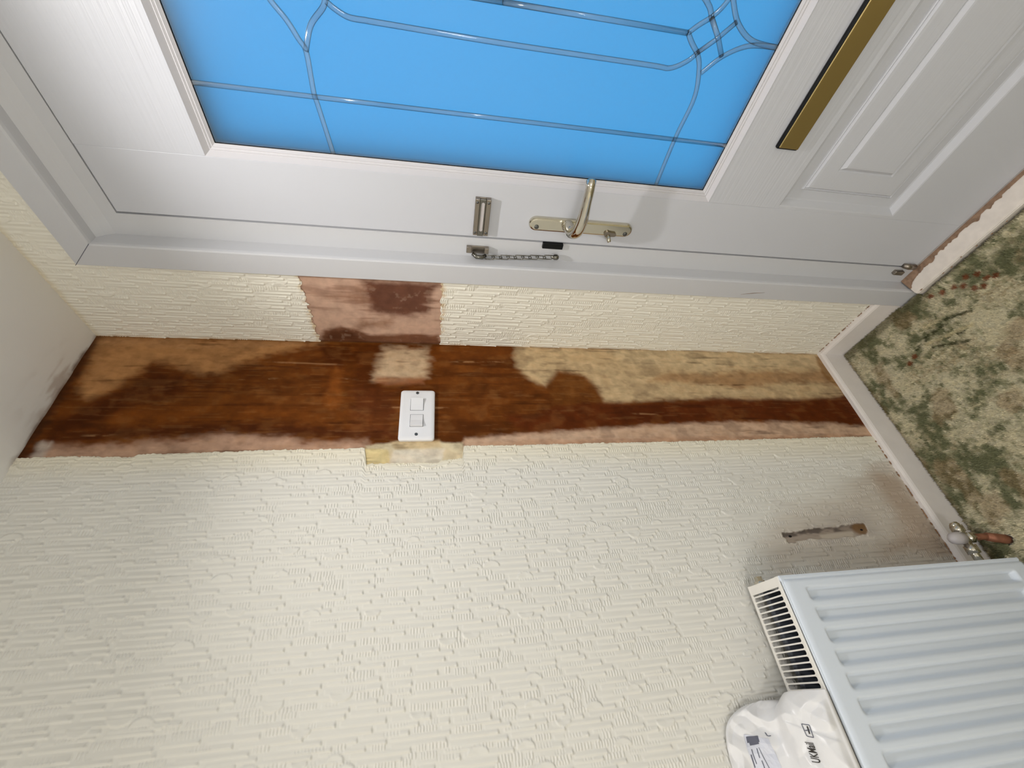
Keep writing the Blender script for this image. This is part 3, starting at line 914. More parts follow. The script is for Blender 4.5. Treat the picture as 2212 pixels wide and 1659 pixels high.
# ------------------------------------------------------------------ security chain hanging on the frame
YF = 0.020                                   # inner band of the frame
ca = on_front(1008, 537, YF - 0.008); cb = on_front(1055, 545, YF - 0.008); cend = on_front(1205, 557, YF - 0.014)
sc_t = empty('security_chain', (ca[0], YF, ca[2]))
props(sc_t, 'steel security chain hanging from its bracket on the door frame', 'door chain')
cx_ = on_front(1030, 543, YF - 0.008)[0]
pz1 = ca[2]; pz0 = cb[2]
brk = box('bracket_plate', (cx_ - 0.010, YF - 0.003, pz0), (cx_ + 0.012, YF, pz1), M['steel'], sc_t, 0.0008)
box('bracket_block', (cx_ - 0.004, YF - 0.012, pz1 - 0.012), (cx_ + 0.013, YF - 0.002, pz1), M['steel'], brk, 0.001)
box('bracket_block', (cx_ - 0.004, YF - 0.012, pz0), (cx_ + 0.013, YF - 0.002, pz0 + 0.011), M['steel'], brk, 0.001)
tube('swivel', [(cx_ - 0.006, YF - 0.010, pz1 - 0.016), (cx_ - 0.009, YF - 0.018, pz1 - 0.026), (cx_ - 0.010, YF - 0.018, pz0 + 0.016), (cx_ - 0.008, YF - 0.012, pz0 + 0.006)], [0.0050, 0.0058, 0.0052, 0.004], M['dark_steel'], sc_t, 10)
lst = np.array([cx_ - 0.012, YF - 0.014, pz0 + 0.006]); led = np.array([cend[0] - 0.001, YF - 0.012, cend[2] + 0.016])
NL = 9
for k in range(NL):
    t = (k + 0.5) / NL
    p = lst + (led - lst) * t
    dz = abs(led[2] - lst[2]) / NL
    hl_ = dz * 0.5 + 0.0034
    rr = 0.0060
    path = []
    ns = 8
    for a in np.linspace(0, math.pi, ns): path.append((rr * math.cos(a), hl_ - rr + rr * math.sin(a)))
    for a in np.linspace(math.pi, 2 * math.pi, ns): path.append((rr * math.cos(a), -hl_ + rr + rr * math.sin(a)))
    if k % 2 == 0: pts3 = [(p[0] + q[0], p[1], p[2] + q[1]) for q in path]
    else: pts3 = [(p[0] + q[0] * 0.10, p[1] + q[0] * 0.95, p[2] + q[1]) for q in path]
    tube('link', pts3, 0.0014, M['dark_steel'], sc_t, 8, closed=True)
kn = np.array([cend[0], YF - 0.012, cend[2] + 0.006])
tube('knob', [kn + (0, 0, 0.012), kn + (0, 0, 0.007), kn + (0, 0, 0.003), kn + (0, 0, -0.004), kn + (0, 0, -0.008)], [0.0035, 0.0045, 0.0075, 0.0075, 0.0045], M['dark_steel'], sc_t, 14)

# keep in the gap beside the handle, gap seal, bottom hinge pieces
ka = on_front(1173, 525, YF - 0.004); kb = on_front(1216, 531, YF - 0.004)
box('strike_keep', (ka[0] - 0.014, YF - 0.008, kb[2]), (ka[0] + 0.001, YF + 0.002, ka[2]), M['black_metal'], tr, 0.0012)
box('gap_seal', (FX0 + 0.1172, YF + 0.016, DZ0), (DX0 + 0.004, YF + 0.020, FZ1 - 0.128), M['gap_rubber'], tr)
box('gap_seal', (FX0 + 0.1172, YF + 0.016, FZ1 - 0.130), (FX1 - 0.1172, YF + 0.020, FZ1 - 0.124), M['gap_rubber'], tr)
q1 = on_front(1962, 578, YF - 0.008); q2 = on_front(1935, 588, YF - 0.006)
tube('corner_bolt', [(q1[0] + 0.004, YF - 0.006, q1[2] + 0.018), (q1[0] + 0.003, YF - 0.008, q1[2]), (q1[0] + 0.002, YF - 0.006, q1[2] - 0.020)], [0.007, 0.009, 0.009], M['steel'], dr, 14)
box('bolt_keep', (q2[0] - 0.008, YF - 0.012, q2[2] - 0.026), (q2[0] + 0.006, YF + 0.001, q2[2] + 0.006), M['steel'], tr, 0.003, 3)
s1 = on_front(1600, 636, -0.0203); s2 = on_front(1652, 632, -0.0203)
tube('scuff_mark', [s1, (s1 + s2) / 2 + (0.001, 0, 0), s2], [0.0003, 0.0011, 0.0003], M['rust'], tr, 6, flat=0.3, flat_axis=(0, 1, 0))

# ------------------------------------------------------------------ light switch
w0 = on_left(866, 843, 0.010); w1 = on_left(938, 843, 0.010); w2 = on_left(940, 950, 0.010); w3 = on_left(860, 951, 0.010)
SY1 = 0.5 * (w0[1] + w1[1]); SY0 = 0.5 * (w2[1] + w3[1])
SZ1 = 0.5 * (w0[2] + w3[2]); SZ0 = 0.5 * (w1[2] + w2[2])
sw = empty('light_switch', (0, (SY0 + SY1) / 2, (SZ0 + SZ1) / 2))
props(sw, 'white double light switch on the brown damp plaster', 'light switch')


def rrect(y0, y1, z0, z1, r, ns=5):
    pts = []
    for cy, cz, a0 in ((y1 - r, z1 - r, 0), (y0 + r, z1 - r, 90), (y0 + r, z0 + r, 180), (y1 - r, z0 + r, 270)):
        for k in range(ns): a = math.radians(a0 + 90 * k / (ns - 1)); pts.append((cy + r * math.cos(a), cz + r * math.sin(a)))
    return pts


v = []; f = []
for ins, x, r in ((0, 0.0018, 0.008), (0, 0.0075, 0.008), (0.0012, 0.0098, 0.0085), (0.004, 0.0112, 0.009), (0.009, 0.0120, 0.009)):
    v += [(x, y, zz_) for y, zz_ in rrect(SY0 + ins, SY1 - ins, SZ0 + ins, SZ1 - ins, r)]
for r_ in range(4): f += [(r_ * 20 + i, r_ * 20 + (i + 1) % 20, (r_ + 1) * 20 + (i + 1) % 20, (r_ + 1) * 20 + i) for i in range(20)]
f += [tuple(range(20)), tuple(range(80, 100))]
swp = mesh('switch_plate', v, f, M['switch_plastic'], sw)


def rocker(pa, pb, flip):
    a = on_left(*pa, 0.012); b = on_left(*pb, 0.012)
    y0, y1 = min(a[1], b[1]), max(a[1], b[1]); z0, z1 = min(a[2], b[2]), max(a[2], b[2])
    box('rocker_recess', (0.0119, y0 - 0.0008, z0 - 0.001), (0.0123, y1 + 0.0008, z1 + 0.001), M['switch_recess'], sw)
    ym = (y0 + y1) / 2
    hi, lo_ = 0.0200, 0.0130
    prf = [(0.0115, y0), (hi if flip else lo_, y0), (0.0152, ym), (lo_ if flip else hi - 0.001, y1), (0.0115, y1)]
    prism('rocker', prf, z0, z1, 2, M['switch_plastic'], sw, bevel=0.0004)


rocker((888, 862), (914, 886), False)
rocker((887, 896), (913, 921), True)
for q in ((902, 849), (899, 938)):
    c_ = on_left(*q, 0.012)
    s_ = tube('screw', [(0.0110, c_[1], c_[2]), (0.0126, c_[1], c_[2]), (0.0130, c_[1], c_[2])], [0.0044, 0.0044, 0.0036], M['screw_steel'], swp, 14)

# ------------------------------------------------------------------ radiator
RXB, RXF = 0.020, 0.132          # back and front of the radiator
RY1, RY0 = -0.7605, -1.62        # end near the door, far end (out of the picture)
RZ1, RZ0 = 0.752, 0.094
rd = empty('radiator', (RXB, (RY0 + RY1) / 2, RZ0))
props(rd, 'white ribbed panel radiator with slotted top grille on the papered wall', 'radiator')
yr = np.arange(RY1, RY0 - 1e-6, -0.0025)
zr = np.concatenate([[RZ1 - 0.004, RZ1 - 0.010], np.arange(RZ1 - 0.02, RZ1 - 0.075, -0.003), np.arange(RZ1 - 0.09, RZ0 + 0.09, -0.05), np.arange(RZ0 + 0.075, RZ0 + 0.012, -0.003), [RZ0 + 0.006, RZ0]])
Yr, Zr = np.meshgrid(yr, zr, indexing='ij')
per = 0.0381
ph = ((RY1 - 0.018) - Yr) / per
fr = ph - np.floor(ph)
chan = sst(0.02, 0.16, fr) * sst(0.78, 0.50, fr)
endm = sst(RZ1 - 0.050, RZ1 - 0.062, Zr) * sst(RZ0 + 0.038, RZ0 + 0.050, Zr)
chan = chan * endm * sst(RY1 - 0.012, RY1 - 0.020, Yr)
lip = sst(RZ1 - 0.010, RZ1 - 0.004, Zr) * 0.004
side = sst(RY1 - 0.006, RY1, Yr) * 0.006
dep = RXF - 0.0120 * chan - lip - side
Pr = np.stack([dep, Yr, Zr], -1)
fp = grid_mesh('front_panel', Pr, M['radiator_enamel'], rd)
fp.data.flip_normals()
sm = fp.modifiers.new('thickness', 'SOLIDIFY'); sm.thickness = 0.0014; sm.offset = -1
# rim along the end of the panel
prism('side_panel', [(RXB + 0.002, RZ0 + 0.01), (RXF - 0.004, RZ0 + 0.01), (RXF - 0.004, RZ1 - 0.006), (RXB + 0.002, RZ1 - 0.006)], RY1 + 0.0045, RY1 + 0.0060, 1, M['radiator_enamel'], rd)
prism('edge_rim', [(RXF - 0.012, RY1 - 0.002), (RXF - 0.003, RY1 - 0.002), (RXF - 0.001, RY1 + 0.0025), (RXF - 0.002, RY1 + 0.007), (RXF - 0.012, RY1 + 0.007)], RZ0 + 0.002, RZ1 - 0.003, 2, M['radiator_enamel'], rd)
prism('edge_groove', [(RXF - 0.0065, RY1 - 0.0068), (RXF - 0.0004, RY1 - 0.0068), (RXF - 0.0004, RY1 - 0.0040), (RXF - 0.0065, RY1 - 0.0040)], RZ0 + 0.004, RZ1 - 0.012, 2, M['radiator_shaded_inside'], rd)
box('back_panel', (RXB + 0.004, RY0, RZ0 + 0.01), (RXB + 0.018, RY1 - 0.006, RZ1 - 0.028), M['radiator_shaded_inside'], rd, 0.003)
# convector fins seen through the grille
yy_ = RY1 - 0.03; vs = []; fs = []
k = 0
while yy_ > RY0 + 0.05:
    x0_, x1_ = RXB + 0.019, RXF - 0.016
    pts_ = [(x0_, yy_), (x0_ + 0.004, yy_ - 0.004), (x1_ - 0.006, yy_ - 0.004), (x1_, yy_ - 0.012), (x1_, yy_ - 0.020), (x1_ - 0.006, yy_ - 0.028), (x0_ + 0.004, yy_ - 0.028), (x0_, yy_ - 0.032)]
    o = len(vs)
    for zz_ in (RZ0 + 0.05, RZ1 - 0.055): vs += [(p[0], p[1], zz_) for p in pts_]
    fs += [(o + i, o + i + 1, o + 9 + i, o + 8 + i) for i in range(7)]
    yy_ -= 0.036
mesh('convector_fins', vs, fs, M['radiator_shaded_inside'], rd)
# top grille: side rails, end plate, one bar between each two slots
GXB, GXF = RXB - 0.002, RXF - 0.007
box('grille_rail', (GXB, RY0, RZ1 - 0.016), (GXB + 0.0075, RY1 + 0.007, RZ1), M['grille_enamel'], rd, 0.001)
box('grille_rail', (GXF - 0.0075, RY0, RZ1 - 0.004), (GXF + 0.001, RY1 + 0.007, RZ1), M['grille_enamel'], rd, 0.001)
box('grille_lip', (GXF + 0.002, RY0, RZ1 - 0.012), (GXF + 0.0060, RY1 + 0.002, RZ1 - 0.0035), M['radiator_enamel'], rd, 0.001)
box('grille_end', (GXB + 0.0005, RY1 - 0.0125, RZ1 - 0.0045), (GXF + 0.0005, RY1 + 0.0065, RZ1 - 0.0003), M['grille_enamel'], rd, 0.0008)
pitch = 0.01085
hs = pitch / 2; bw = 0.0014         # half pitch, half bar width
xa, xb = GXB + 0.0070, GXF - 0.0070
rS = hs - bw
half = [(xa, hs)] + [(xa + rS - rS * math.cos(a), hs - rS * math.sin(a)) for a in np.linspace(0, math.pi / 2, 6)] \
    + [(xb - rS + rS * math.sin(a), hs - rS * math.cos(a)) for a in np.linspace(0, math.pi / 2, 6)] + [(xb, hs)]
poly = half + [(p[0], -p[1]) for p in half[::-1]]
yb_ = RY1 - 0.0125 - hs
first = None
while yb_ > RY0 + 0.03:
    if first is None:
        first = prism('grille_bar', poly, RZ1 - 0.0035, RZ1 - 0.0005, 2, M['grille_enamel'], rd)
        base_loc = first.location.copy()
        first.location = base_loc + Vector((0, yb_, 0))
    else:
        o = first.copy(); COL.objects.link(o); o.parent = rd
        o.location = base_loc + Vector((0, yb_, 0))
    yb_ -= pitch
box('grille_end', (GXB + 0.0005, RY0, RZ1 - 0.0045), (GXF + 0.0005, yb_ + hs, RZ1 - 0.0003), M['grille_enamel'], rd, 0.0008)
# air vent at the top corner
bv = on_left(1660, 1243, 0.05)
tube('air_vent', [(0.046, RY1 + 0.004, RZ1 - 0.016), (0.046, RY1 + 0.012, RZ1 - 0.016), (0.046, RY1 + 0.013, RZ1 - 0.016), (0.046, RY1 + 0.022, RZ1 - 0.016)], [0.0135, 0.0135, 0.0095, 0.0095], M['chrome'], rd, 6)

# ------------------------------------------------------------------ radiator valve and its copper pipe
vx, vy, vz = 0.070, -0.6875, 0.124
va = empty('radiator_valve', (vx, vy, 0.0))
props(va, 'chrome radiator valve with white cap on a copper pipe', 'valve')
tube('valve_body', [(vx, vy + 0.040, vz), (vx, vy + 0.034, vz), (vx, vy + 0.033, vz), (vx, vy - 0.012, vz)], [0.008, 0.0115, 0.0115, 0.0115], M['chrome'], va, 16)
tube('union_nut', [(vx, vy + 0.030, vz), (vx, vy + 0.014, vz)], [0.0155, 0.0155], M['chrome'], va, 6)
tube('union_nut', [(vx, vy - 0.020, vz), (vx, vy - 0.040, vz)], [0.0155, 0.0155], M['chrome'], va, 6)
tube('tail', [(vx, vy - 0.012, vz), (vx, RY1 + 0.003, vz)], 0.0095, M['chrome'], va, 14)
tube('cap', [(vx, vy, vz + 0.006), (vx, vy, vz + 0.022), (vx, vy, vz + 0.034), (vx, vy, vz + 0.041), (vx, vy, vz + 0.044)], [0.0160, 0.0155, 0.0135, 0.0085, 0.002], M['valve_cap'], va, 20)
tube('compression_nut', [(vx, vy, vz - 0.008), (vx, vy, vz - 0.026)], [0.0145, 0.0145], M['chrome'], va, 6)
tube('pipe', [(vx, vy, vz - 0.020), (vx, vy, 0.060), (vx + 0.004, vy - 0.004, 0.040), (vx + 0.010, vy - 0.012, 0.018), (vx + 0.012, vy - 0.014, 0.001)], 0.0082, M['copper'], va, 14)
tube('pipe_elbow', [(vx + 0.001, vy - 0.001, 0.052), (vx + 0.006, vy - 0.007, 0.030), (vx + 0.011, vy - 0.013, 0.010), (vx + 0.012, vy - 0.014, 0.003)], [0.0105, 0.0115, 0.0115, 0.0100], M['copper'], va, 14)

# ------------------------------------------------------------------ crumpled postal bag on the radiator
BY1, BY0 = -0.950, -1.30
prof_t = np.array([0, 0.14, 0.30, 0.45, 0.54, 0.62, 0.72, 0.86, 1.0])
prof_x = np.array([0.010, 0.016, 0.026, 0.040, 0.056, 0.072, 0.090, 0.114, 0.137])
prof_z = np.array([0.924, 0.905, 0.876, 0.846, 0.826, 0.822, 0.810, 0.788, 0.7585])


def bag_pt(t, u, lift=0.0):
    """t: 0 at the wall .. 1 at the front edge; u: distance from the end near the door"""
    t = np.asarray(t, float); u = np.asarray(u, float)
    x = np.interp(t, prof_t, prof_x); zq = np.interp(t, prof_t, prof_z)
    # soften the profile
    for dt in (0.03, -0.03, 0.06, -0.06):
        x = x + np.interp(np.clip(t + dt, 0, 1), prof_t, prof_x); zq = zq + np.interp(np.clip(t + dt, 0, 1), prof_t, prof_z)
    x = x / 5; zq = zq / 5
    t_end = 1 - np.exp(-u / 0.022)                      # closes towards the end
    lowz = 0.757
    fold = np.exp(-((t - 0.53) / 0.05) ** 2) * np.exp(-u / 0.05)   # notch between the two halves
    zq = lowz + (zq - lowz) * (0.55 + 0.45 * t_end)
    cre = np.abs(fbm(t * 2.6 + u * 7, u * 13 - t * 1.5, 51, 2) - 0.5) * 2
    cre2 = np.abs(fbm(t * 5 - u * 10, u * 20 + t * 3, 52, 1) - 0.5) * 2
    bulge = -0.020 * np.minimum(cre, 0.5) + 0.008 * np.minimum(cre2, 0.5) - 0.022 * fold
    flap = 0.0016 * sst(-0.002, 0.002, (u - 0.042) - 0.09 * (t - 0.6)) * sst(0.55, 0.62, t)
    bulge = bulge + flap + 0.006
    # sharp folds in the plastic
    for (ta, ua, tb_, ub, hgt, wid) in ((0.58, 0.0, 0.98, 0.055, 0.0045, 0.016), (0.56, 0.012, 0.72, 0.12, 0.0060, 0.020), (0.05, 0.02, 0.42, 0.07, 0.0050, 0.018), (0.30, 0.0, 0.48, 0.06, -0.0060, 0.016),
                                        (0.78, 0.02, 0.66, 0.16, -0.0040, 0.018), (0.10, 0.09, 0.50, 0.14, -0.0040, 0.020), (0.60, 0.16, 0.95, 0.24, 0.0050, 0.022), (0.1, 0.2, 0.5, 0.28, 0.0050, 0.022)):
        ex, ey = (tb_ - ta) * 0.21, ub - ua
        qx, qy = (t - ta) * 0.21, u - ua
        kk = np.clip((qx * ex + qy * ey) / (ex * ex + ey * ey), 0, 1)
        dd_ = np.hypot(qx - ex * kk, qy - ey * kk)
        bulge = bulge + hgt * np.clip(1 - dd_ / wid, 0, 1)
    edge_fade = sst(0.0, 0.06, t) * sst(1.0, 0.93, t)
    nx, nz = 0.72, 0.69
    d = bulge * edge_fade + lift
    y = BY1 - u + 0.010 * (fbm(t * 4, t * 0 + 2, 53) - 0.5) - 0.014 * sst(0.54, 0.44, t) * np.exp(-u / 0.06) - 0.008 * np.exp(-((t - 0.5) / 0.05) ** 2) * np.exp(-u / 0.03)
    return np.stack([np.maximum(x + nx * d, 0.004), y, np.maximum(zq + nz * d, 0.7545)], -1)


tt = np.linspace(0, 1, 110); uu = np.concatenate([np.linspace(0, 0.16, 120), np.linspace(0.163, 0.35, 50)])
Tg, Ug = np.meshgrid(tt, uu, indexing='ij')
top = bag_pt(Tg, Ug)
# underside: back down the wall, then along the radiator top
un_t = np.array([0, 0.25, 0.5, 0.75, 1.0])
un_x = np.array([0.0065, 0.0060, 0.014, 0.070, 0.134]); un_z = np.array([0.905, 0.80, 0.7550, 0.7545, 0.7550])
tb = np.linspace(0, 1, 25)
Tb, Ub = np.meshgrid(tb, uu, indexing='ij')
bx_ = np.interp(Tb, un_t, un_x); bz_ = np.interp(Tb, un_t, un_z)
bz_ = 0.7545 + (bz_ - 0.7545) * (0.55 + 0.45 * (1 - np.exp(-Ub / 0.022)))
ttop = np.interp(Tb, un_t, [0, 0.2, 0.5, 0.75, 1.0])
by_ = bag_pt(ttop, Ub)[..., 1] - 0.002
bot = np.stack([bx_, by_, bz_], -1)
bag = empty('postal_bag', (0.07, (BY0 + BY1) / 2, RZ1 + 0.002))
props(bag, 'crumpled white plastic postal bag lying on the radiator against the wall', 'bag')
# one closed skin: top, underside, both ends
nT, nU = len(tt), len(uu); nB = len(tb)
ringP = np.concatenate([top, bot[::-1]], 0)               # closed loop across
V = ringP.reshape(-1, 3); NRg = nT + nB
idx = np.arange(NRg * nU).reshape(NRg, nU)
faces = []
for i in range(NRg):
    j = (i + 1) % NRg
    for k in range(nU - 1): faces.append((idx[i, k], idx[j, k], idx[j, k + 1], idx[i, k + 1]))
for k in (0, nU - 1):                                     # end caps as strips
    for i in range(nB - 1):
        ia = int(round(i * (nT - 1) / (nB - 1))); ib = int(round((i + 1) * (nT - 1) / (nB - 1)))
        topr = [idx[q, k] for q in range(ia, ib + 1)]
        faces.append(tuple(topr + [idx[NRg - 1 - (i + 1), k], idx[NRg - 1 - i, k]]))
mesh('bag_skin', V, faces, M['bag_plastic'], bag, smooth=True)


def on_bag(name, pts2, faces, mat, lift=0.0009, parent=None):
    """pts2 in (t, u) on the bag's surface"""
    a = np.array(pts2, float)
    return mesh(name, bag_pt(a[:, 0], a[:, 1], lift), faces, mat, parent or bag)


def bag_tu(px, py):
    """nearest surface parameter for a point of the picture"""
    best = None
    d = _ray(px, py); d = d / np.linalg.norm(d)
    w = top.reshape(-1, 3) - CAMC
    dist = np.linalg.norm(w - (w @ d)[:, None] * d, axis=1)
    i = int(np.argmin(dist)); return Tg.ravel()[i], Ug.ravel()[i]


def strip_on_bag(name, a, b, w, mat, n=14, lift=0.0009, parent=None):
    a = np.array(a); b = np.array(b); pts = []; fc = []
    L_ = np.hypot((b - a)[0] * 0.2, (b - a)[1]); nrm = np.array([-(b - a)[1] / 0.2, (b - a)[0] * 0.2]) / L_
    nrm = np.array([nrm[0], nrm[1]])
    for k in range(n + 1):
        p = a + (b - a) * k / n
        pts += [p - nrm * w / 2, p + nrm * w / 2]
        if k: o = 2 * k; fc.append((o - 2, o, o + 1, o - 1))
    return on_bag(name, pts, fc, mat, lift, parent)


# printed wordmark, run along the radiator
tc_ = bpy.data.curves.new('wordmark', 'FONT'); tc_.body = 'UKMail'; tc_.size = 1.0; tc_.shear = 0.3
tc_.offset = 0.012
to = bpy.data.objects.new('wordmark_tmp', tc_); COL.objects.link(to)
dg = bpy.context.evaluated_depsgraph_get()
tm = to.evaluated_get(dg).to_mesh()
tv = np.array([v_.co[:] for v_ in tm.vertices]); tf = [tuple(p.vertices) for p in tm.polygons]
to.evaluated_get(dg).to_mesh_clear()
bpy.data.objects.remove(to)
t0, u0 = bag_tu(1772, 1648); t1, u1 = bag_tu(1755, 1602)
ln_ = tv[:, 0].max()
fx = tv[:, 0] / ln_
pt = np.stack([t0 + (t1 - t0) * fx - tv[:, 1] / 0.7 * 0.060, u0 + (u1 - u0) * fx], -1)
on_bag('wordmark', pt, tf, M['print_black'], 0.0014)['label'] = 'black slanted UKMail wordmark'
# small boxed stamp
ca_ = [bag_tu(*q) for q in ((1731, 1563), (1749, 1567), (1758, 1593), (1742, 1590))]
for i in range(4): strip_on_bag('stamp_line', ca_[i], ca_[(i + 1) % 4], 0.0012, M['print_grey'], 6, 0.0014)
strip_on_bag('stamp_line', bag_tu(1743, 1569), bag_tu(1749, 1586), 0.0022, M['print_black'], 4, 0.0014)
strip_on_bag('stamp_line', bag_tu(1738, 1578), bag_tu(1749, 1576), 0.0012, M['print_grey'], 4, 0.0014)
# address label with grey print on the upper half
lq = [bag_tu(*q) for q in ((1606, 1586), (1660, 1596), (1690, 1659), (1632, 1659))]
g1 = []
fc = []
for i in range(9):
    for j in range(9):
        a = np.array(lq[0]) * (1 - j / 8) + np.array(lq[1]) * (j / 8); b = np.array(lq[3]) * (1 - j / 8) + np.array(lq[2]) * (j / 8)
        b = a + (b - a) * 1.5
        g1.append(a * (1 - i / 8) + b * (i / 8))
        if i and j: o = i * 9 + j; fc.append((o - 10, o - 9, o, o - 1))
alab = on_bag('address_label', g1, fc, M['bag_label'], 0.0010)
for (a, b, w) in (((1614, 1598), (1640, 1596), 0.010), ((1620, 1606), (1638, 1602), 0.008), ((1624, 1618), (1634, 1650), 0.0016), ((1634, 1616), (1642, 1638), 0.0014),
                  ((1640, 1614), (1662, 1659), 0.0010), ((1622, 1630), (1632, 1659), 0.0022), ((1645, 1642), (1652, 1659), 0.0016)):
    strip_on_bag('label_print', bag_tu(*a), bag_tu(*b), w, M['print_grey'], 8, 0.0016, alab)
arc = [bag_tu(1663 + 10 * math.cos(a) * 1.0, 1580 + 10 * math.sin(a)) for a in np.linspace(2.9, 1.2, 6)]
for i in range(5): strip_on_bag('smile_mark', arc[i], arc[i + 1], 0.0012, M['print_grey'], 3, 0.0014)

# ------------------------------------------------------------------ carpet
def lip(X, Y):
    return 0.010 * np.exp(-((Y + 0.052 + 0.006 * (fbm(X * 25, X * 0, 73) - 0.5)) / 0.011) ** 2) * sst(FX0 + 0.07, FX0 + 0.11, X)


def carpet_colour(X, Y):
    r = _rng
    c = np.ones(X.shape + (3,)) * lin((204, 196, 168))
    g = fbm(X * 15 + 3, Y * 15, 61, 4)
    f1 = fbm(X * 95, Y * 60, 62, 4)
    f2 = fbm(X * 60 + Y * 30, Y * 110 - X * 20, 68, 3)
    h = fbm(X * 11 - 2, Y * 13, 63, 4)
    c = layer(c, sst(0.46, 0.60, 0.5 * h + 0.5 * f2), (158, 140, 104), 0.65)
    k = 0.50 * g + 0.50 * f1
    c = layer(c, sst(0.41, 0.55, k), (140, 138, 106), 0.8)
    c = layer(c, sst(0.52, 0.62, k), (100, 104, 74), 0.75)
    c = layer(c, sst(0.50, 0.60, f2) * sst(0.62, 0.48, g), (216, 207, 176), 0.75)
    c = layer(c, sst(0.60, 0.70, fbm(X * 14, Y * 10, 66)), (150, 120, 86), 0.4)
    # small red-brown sprigs
    for q in ((2085, 598), (2110, 592), (2130, 600), (2060, 620), (2080, 618), (2105, 622), (2125, 618), (2035, 632), (2010, 640), (2150, 595), (1975, 770), (1965, 785)):
        p = on_floor(*q, 0.012)
        c = layer(c, sst(0.0105, 0.005, np.hypot(X - p[0], Y - p[1])), (124, 70, 44), 0.9)
    # pale and dark leaf strokes
    for a, b, rgb in (((1990, 735), (2040, 700), (60, 64, 38)), ((2025, 735), (2080, 715), (60, 62, 38)), ((1980, 755), (2000, 735), (56, 60, 36)), ((2015, 750), (2095, 735), (66, 66, 42)),
                      ((1970, 720), (2030, 690), (206, 194, 158)), ((2000, 745), (2100, 700), (200, 188, 150)), ((1930, 820), (1990, 800), (204, 192, 158)), ((1985, 800), (2060, 830), (206, 196, 164)),
                      ((2040, 690), (2100, 670), (60, 64, 38)), ((1960, 870), (2010, 850), (206, 196, 164)), ((2110, 960), (2190, 930), (200, 190, 158)), ((2060, 900), (2120, 870), (204, 194, 160))):
        p = on_floor(*a, 0.012)[:2]; q = on_floor(*b, 0.012)[:2]; e = q - p
        t = np.clip(((X - p[0]) * e[0] + (Y - p[1]) * e[1]) / (e @ e), 0, 1)
        d = np.hypot(X - p[0] - e[0] * t, Y - p[1] - e[1] * t)
        c = layer(c, sst(0.0065, 0.003, d) * sst(0.3, 0.5, fbm(X * 120, Y * 120, 67, 2)), rgb, 0.85)
    # trodden dirt along the edges
    c = layer(c, sst(0.035, 0.018, X) * 0.8, (110, 92, 62), 0.7)
    c = layer(c, sst(-0.056, -0.040, Y) * 0.8, (96, 92, 66), 0.8)
    return c


XA, XB2, YA, YB2 = T + 0.001, 1.05, -0.038, -1.35
xg = np.concatenate([np.arange(T + 0.001, 1.05, 0.006), np.arange(1.06, XR, 0.03), [XR]])
yg = -np.concatenate([np.arange(0.019, 1.35, 0.006), np.arange(1.36, -YB, 0.03), [-YB]])
Xc, Yc = np.meshgrid(xg, yg, indexing='ij')
Pc = np.stack([Xc, Yc, 0.008 + 0.002 * fbm(Xc * 30, Yc * 30, 70) + lip(Xc, Yc)], -1)
inb = ~((Xc > FX0 - 0.004) & (Yc > -0.022)) & ~((Xc > FX0 + 0.062) & (Yc > -0.037)) & (np.hypot(Xc - 0.082, Yc + 0.7015) > 0.011)
keep = inb[:-1, :-1] & inb[1:, 1:] & inb[1:, :-1] & inb[:-1, 1:]
cp = grid_mesh('carpet', Pc, M['carpet'], None, carpet_colour(Xc, Yc), mask=keep)
props(cp, 'mottled green and beige carpet with red-brown sprigs', 'carpet', kind='stuff')
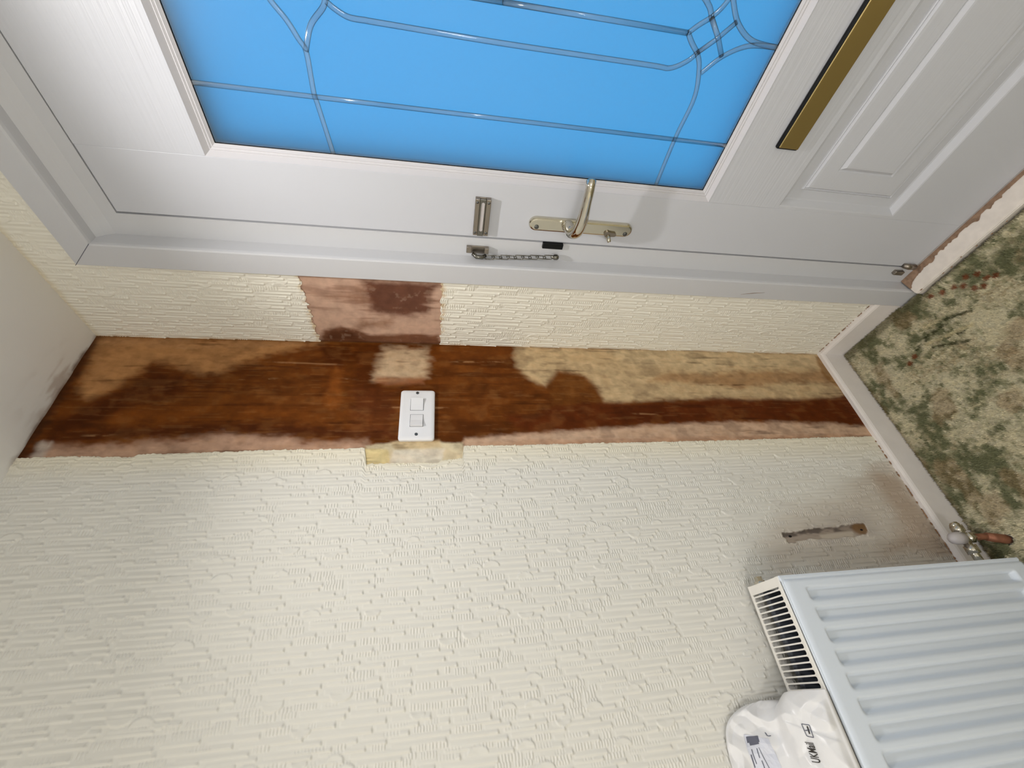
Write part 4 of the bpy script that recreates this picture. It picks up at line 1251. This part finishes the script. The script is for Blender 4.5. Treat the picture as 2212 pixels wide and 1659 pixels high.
# pile
sp = 0.0044
gx, gy = np.meshgrid(np.arange(XA + 0.002, 1.0, sp), np.arange(-0.022, -1.30, -sp), indexing='ij')
gx = (gx + _rng.uniform(-0.0016, 0.0016, gx.shape)).ravel(); gy = (gy + _rng.uniform(-0.0016, 0.0016, gy.shape)).ravel()
ok = ~((gx > FX0 - 0.002) & (gy > -0.024)) & ~((gx > FX0 + 0.062) & (gy > -0.040)) & (np.hypot(gx - 0.082, gy + 0.7015) > 0.013)
gx = gx[ok]; gy = gy[ok]; nt_ = len(gx)
hh = 0.006 + 0.004 * _rng.random(nt_) + 0.003 * fbm(gx * 40, gy * 40, 71)
lx = _rng.uniform(-0.003, 0.003, nt_); ly = _rng.uniform(-0.003, 0.003, nt_); wv = _rng.uniform(0.0018, 0.0030, nt_)
ang = _rng.uniform(0, 6.28, nt_)
vv = np.zeros((nt_, 5, 3))
for k in range(4):
    vv[:, k, 0] = gx + wv * np.cos(ang + k * math.pi / 2); vv[:, k, 1] = gy + wv * np.sin(ang + k * math.pi / 2); vv[:, k, 2] = 0.007
vv[:, 4, 0] = gx + lx; vv[:, 4, 1] = gy + ly; vv[:, 4, 2] = 0.008 + hh
vv[:, :, 2] += lip(gx, gy)[:, None]
vv[:, :, 0] = np.maximum(vv[:, :, 0], T + 0.0005)
tri = np.array([(0, 1, 4), (1, 2, 4), (2, 3, 4), (3, 0, 4)])
fi_ = (np.arange(nt_)[:, None, None] * 5 + tri[None]).reshape(-1, 3)
me = bpy.data.meshes.new('carpet_pile')
me.vertices.add(nt_ * 5); me.vertices.foreach_set('co', vv.astype(np.float32).ravel())
me.loops.add(len(fi_) * 3); me.loops.foreach_set('vertex_index', fi_.astype(np.int32).ravel())
me.polygons.add(len(fi_))
me.polygons.foreach_set('loop_start', np.arange(0, len(fi_) * 3, 3, dtype=np.int32)); me.polygons.foreach_set('loop_total', np.full(len(fi_), 3, dtype=np.int32))
me.polygons.foreach_set('use_smooth', np.ones(len(fi_), dtype=bool))
me.update(calc_edges=True)
cc = carpet_colour(gx, gy) * (0.72 + 0.55 * _rng.random((nt_, 1)))
c4 = np.concatenate([np.repeat(cc, 5, 0), np.ones((nt_ * 5, 1))], 1)
at = me.color_attributes.new('stain', 'FLOAT_COLOR', 'POINT'); at.data.foreach_set('color', c4.astype(np.float32).ravel())
pile = link('carpet_pile', me, M['carpet'], cp)
pile['kind'] = 'stuff'
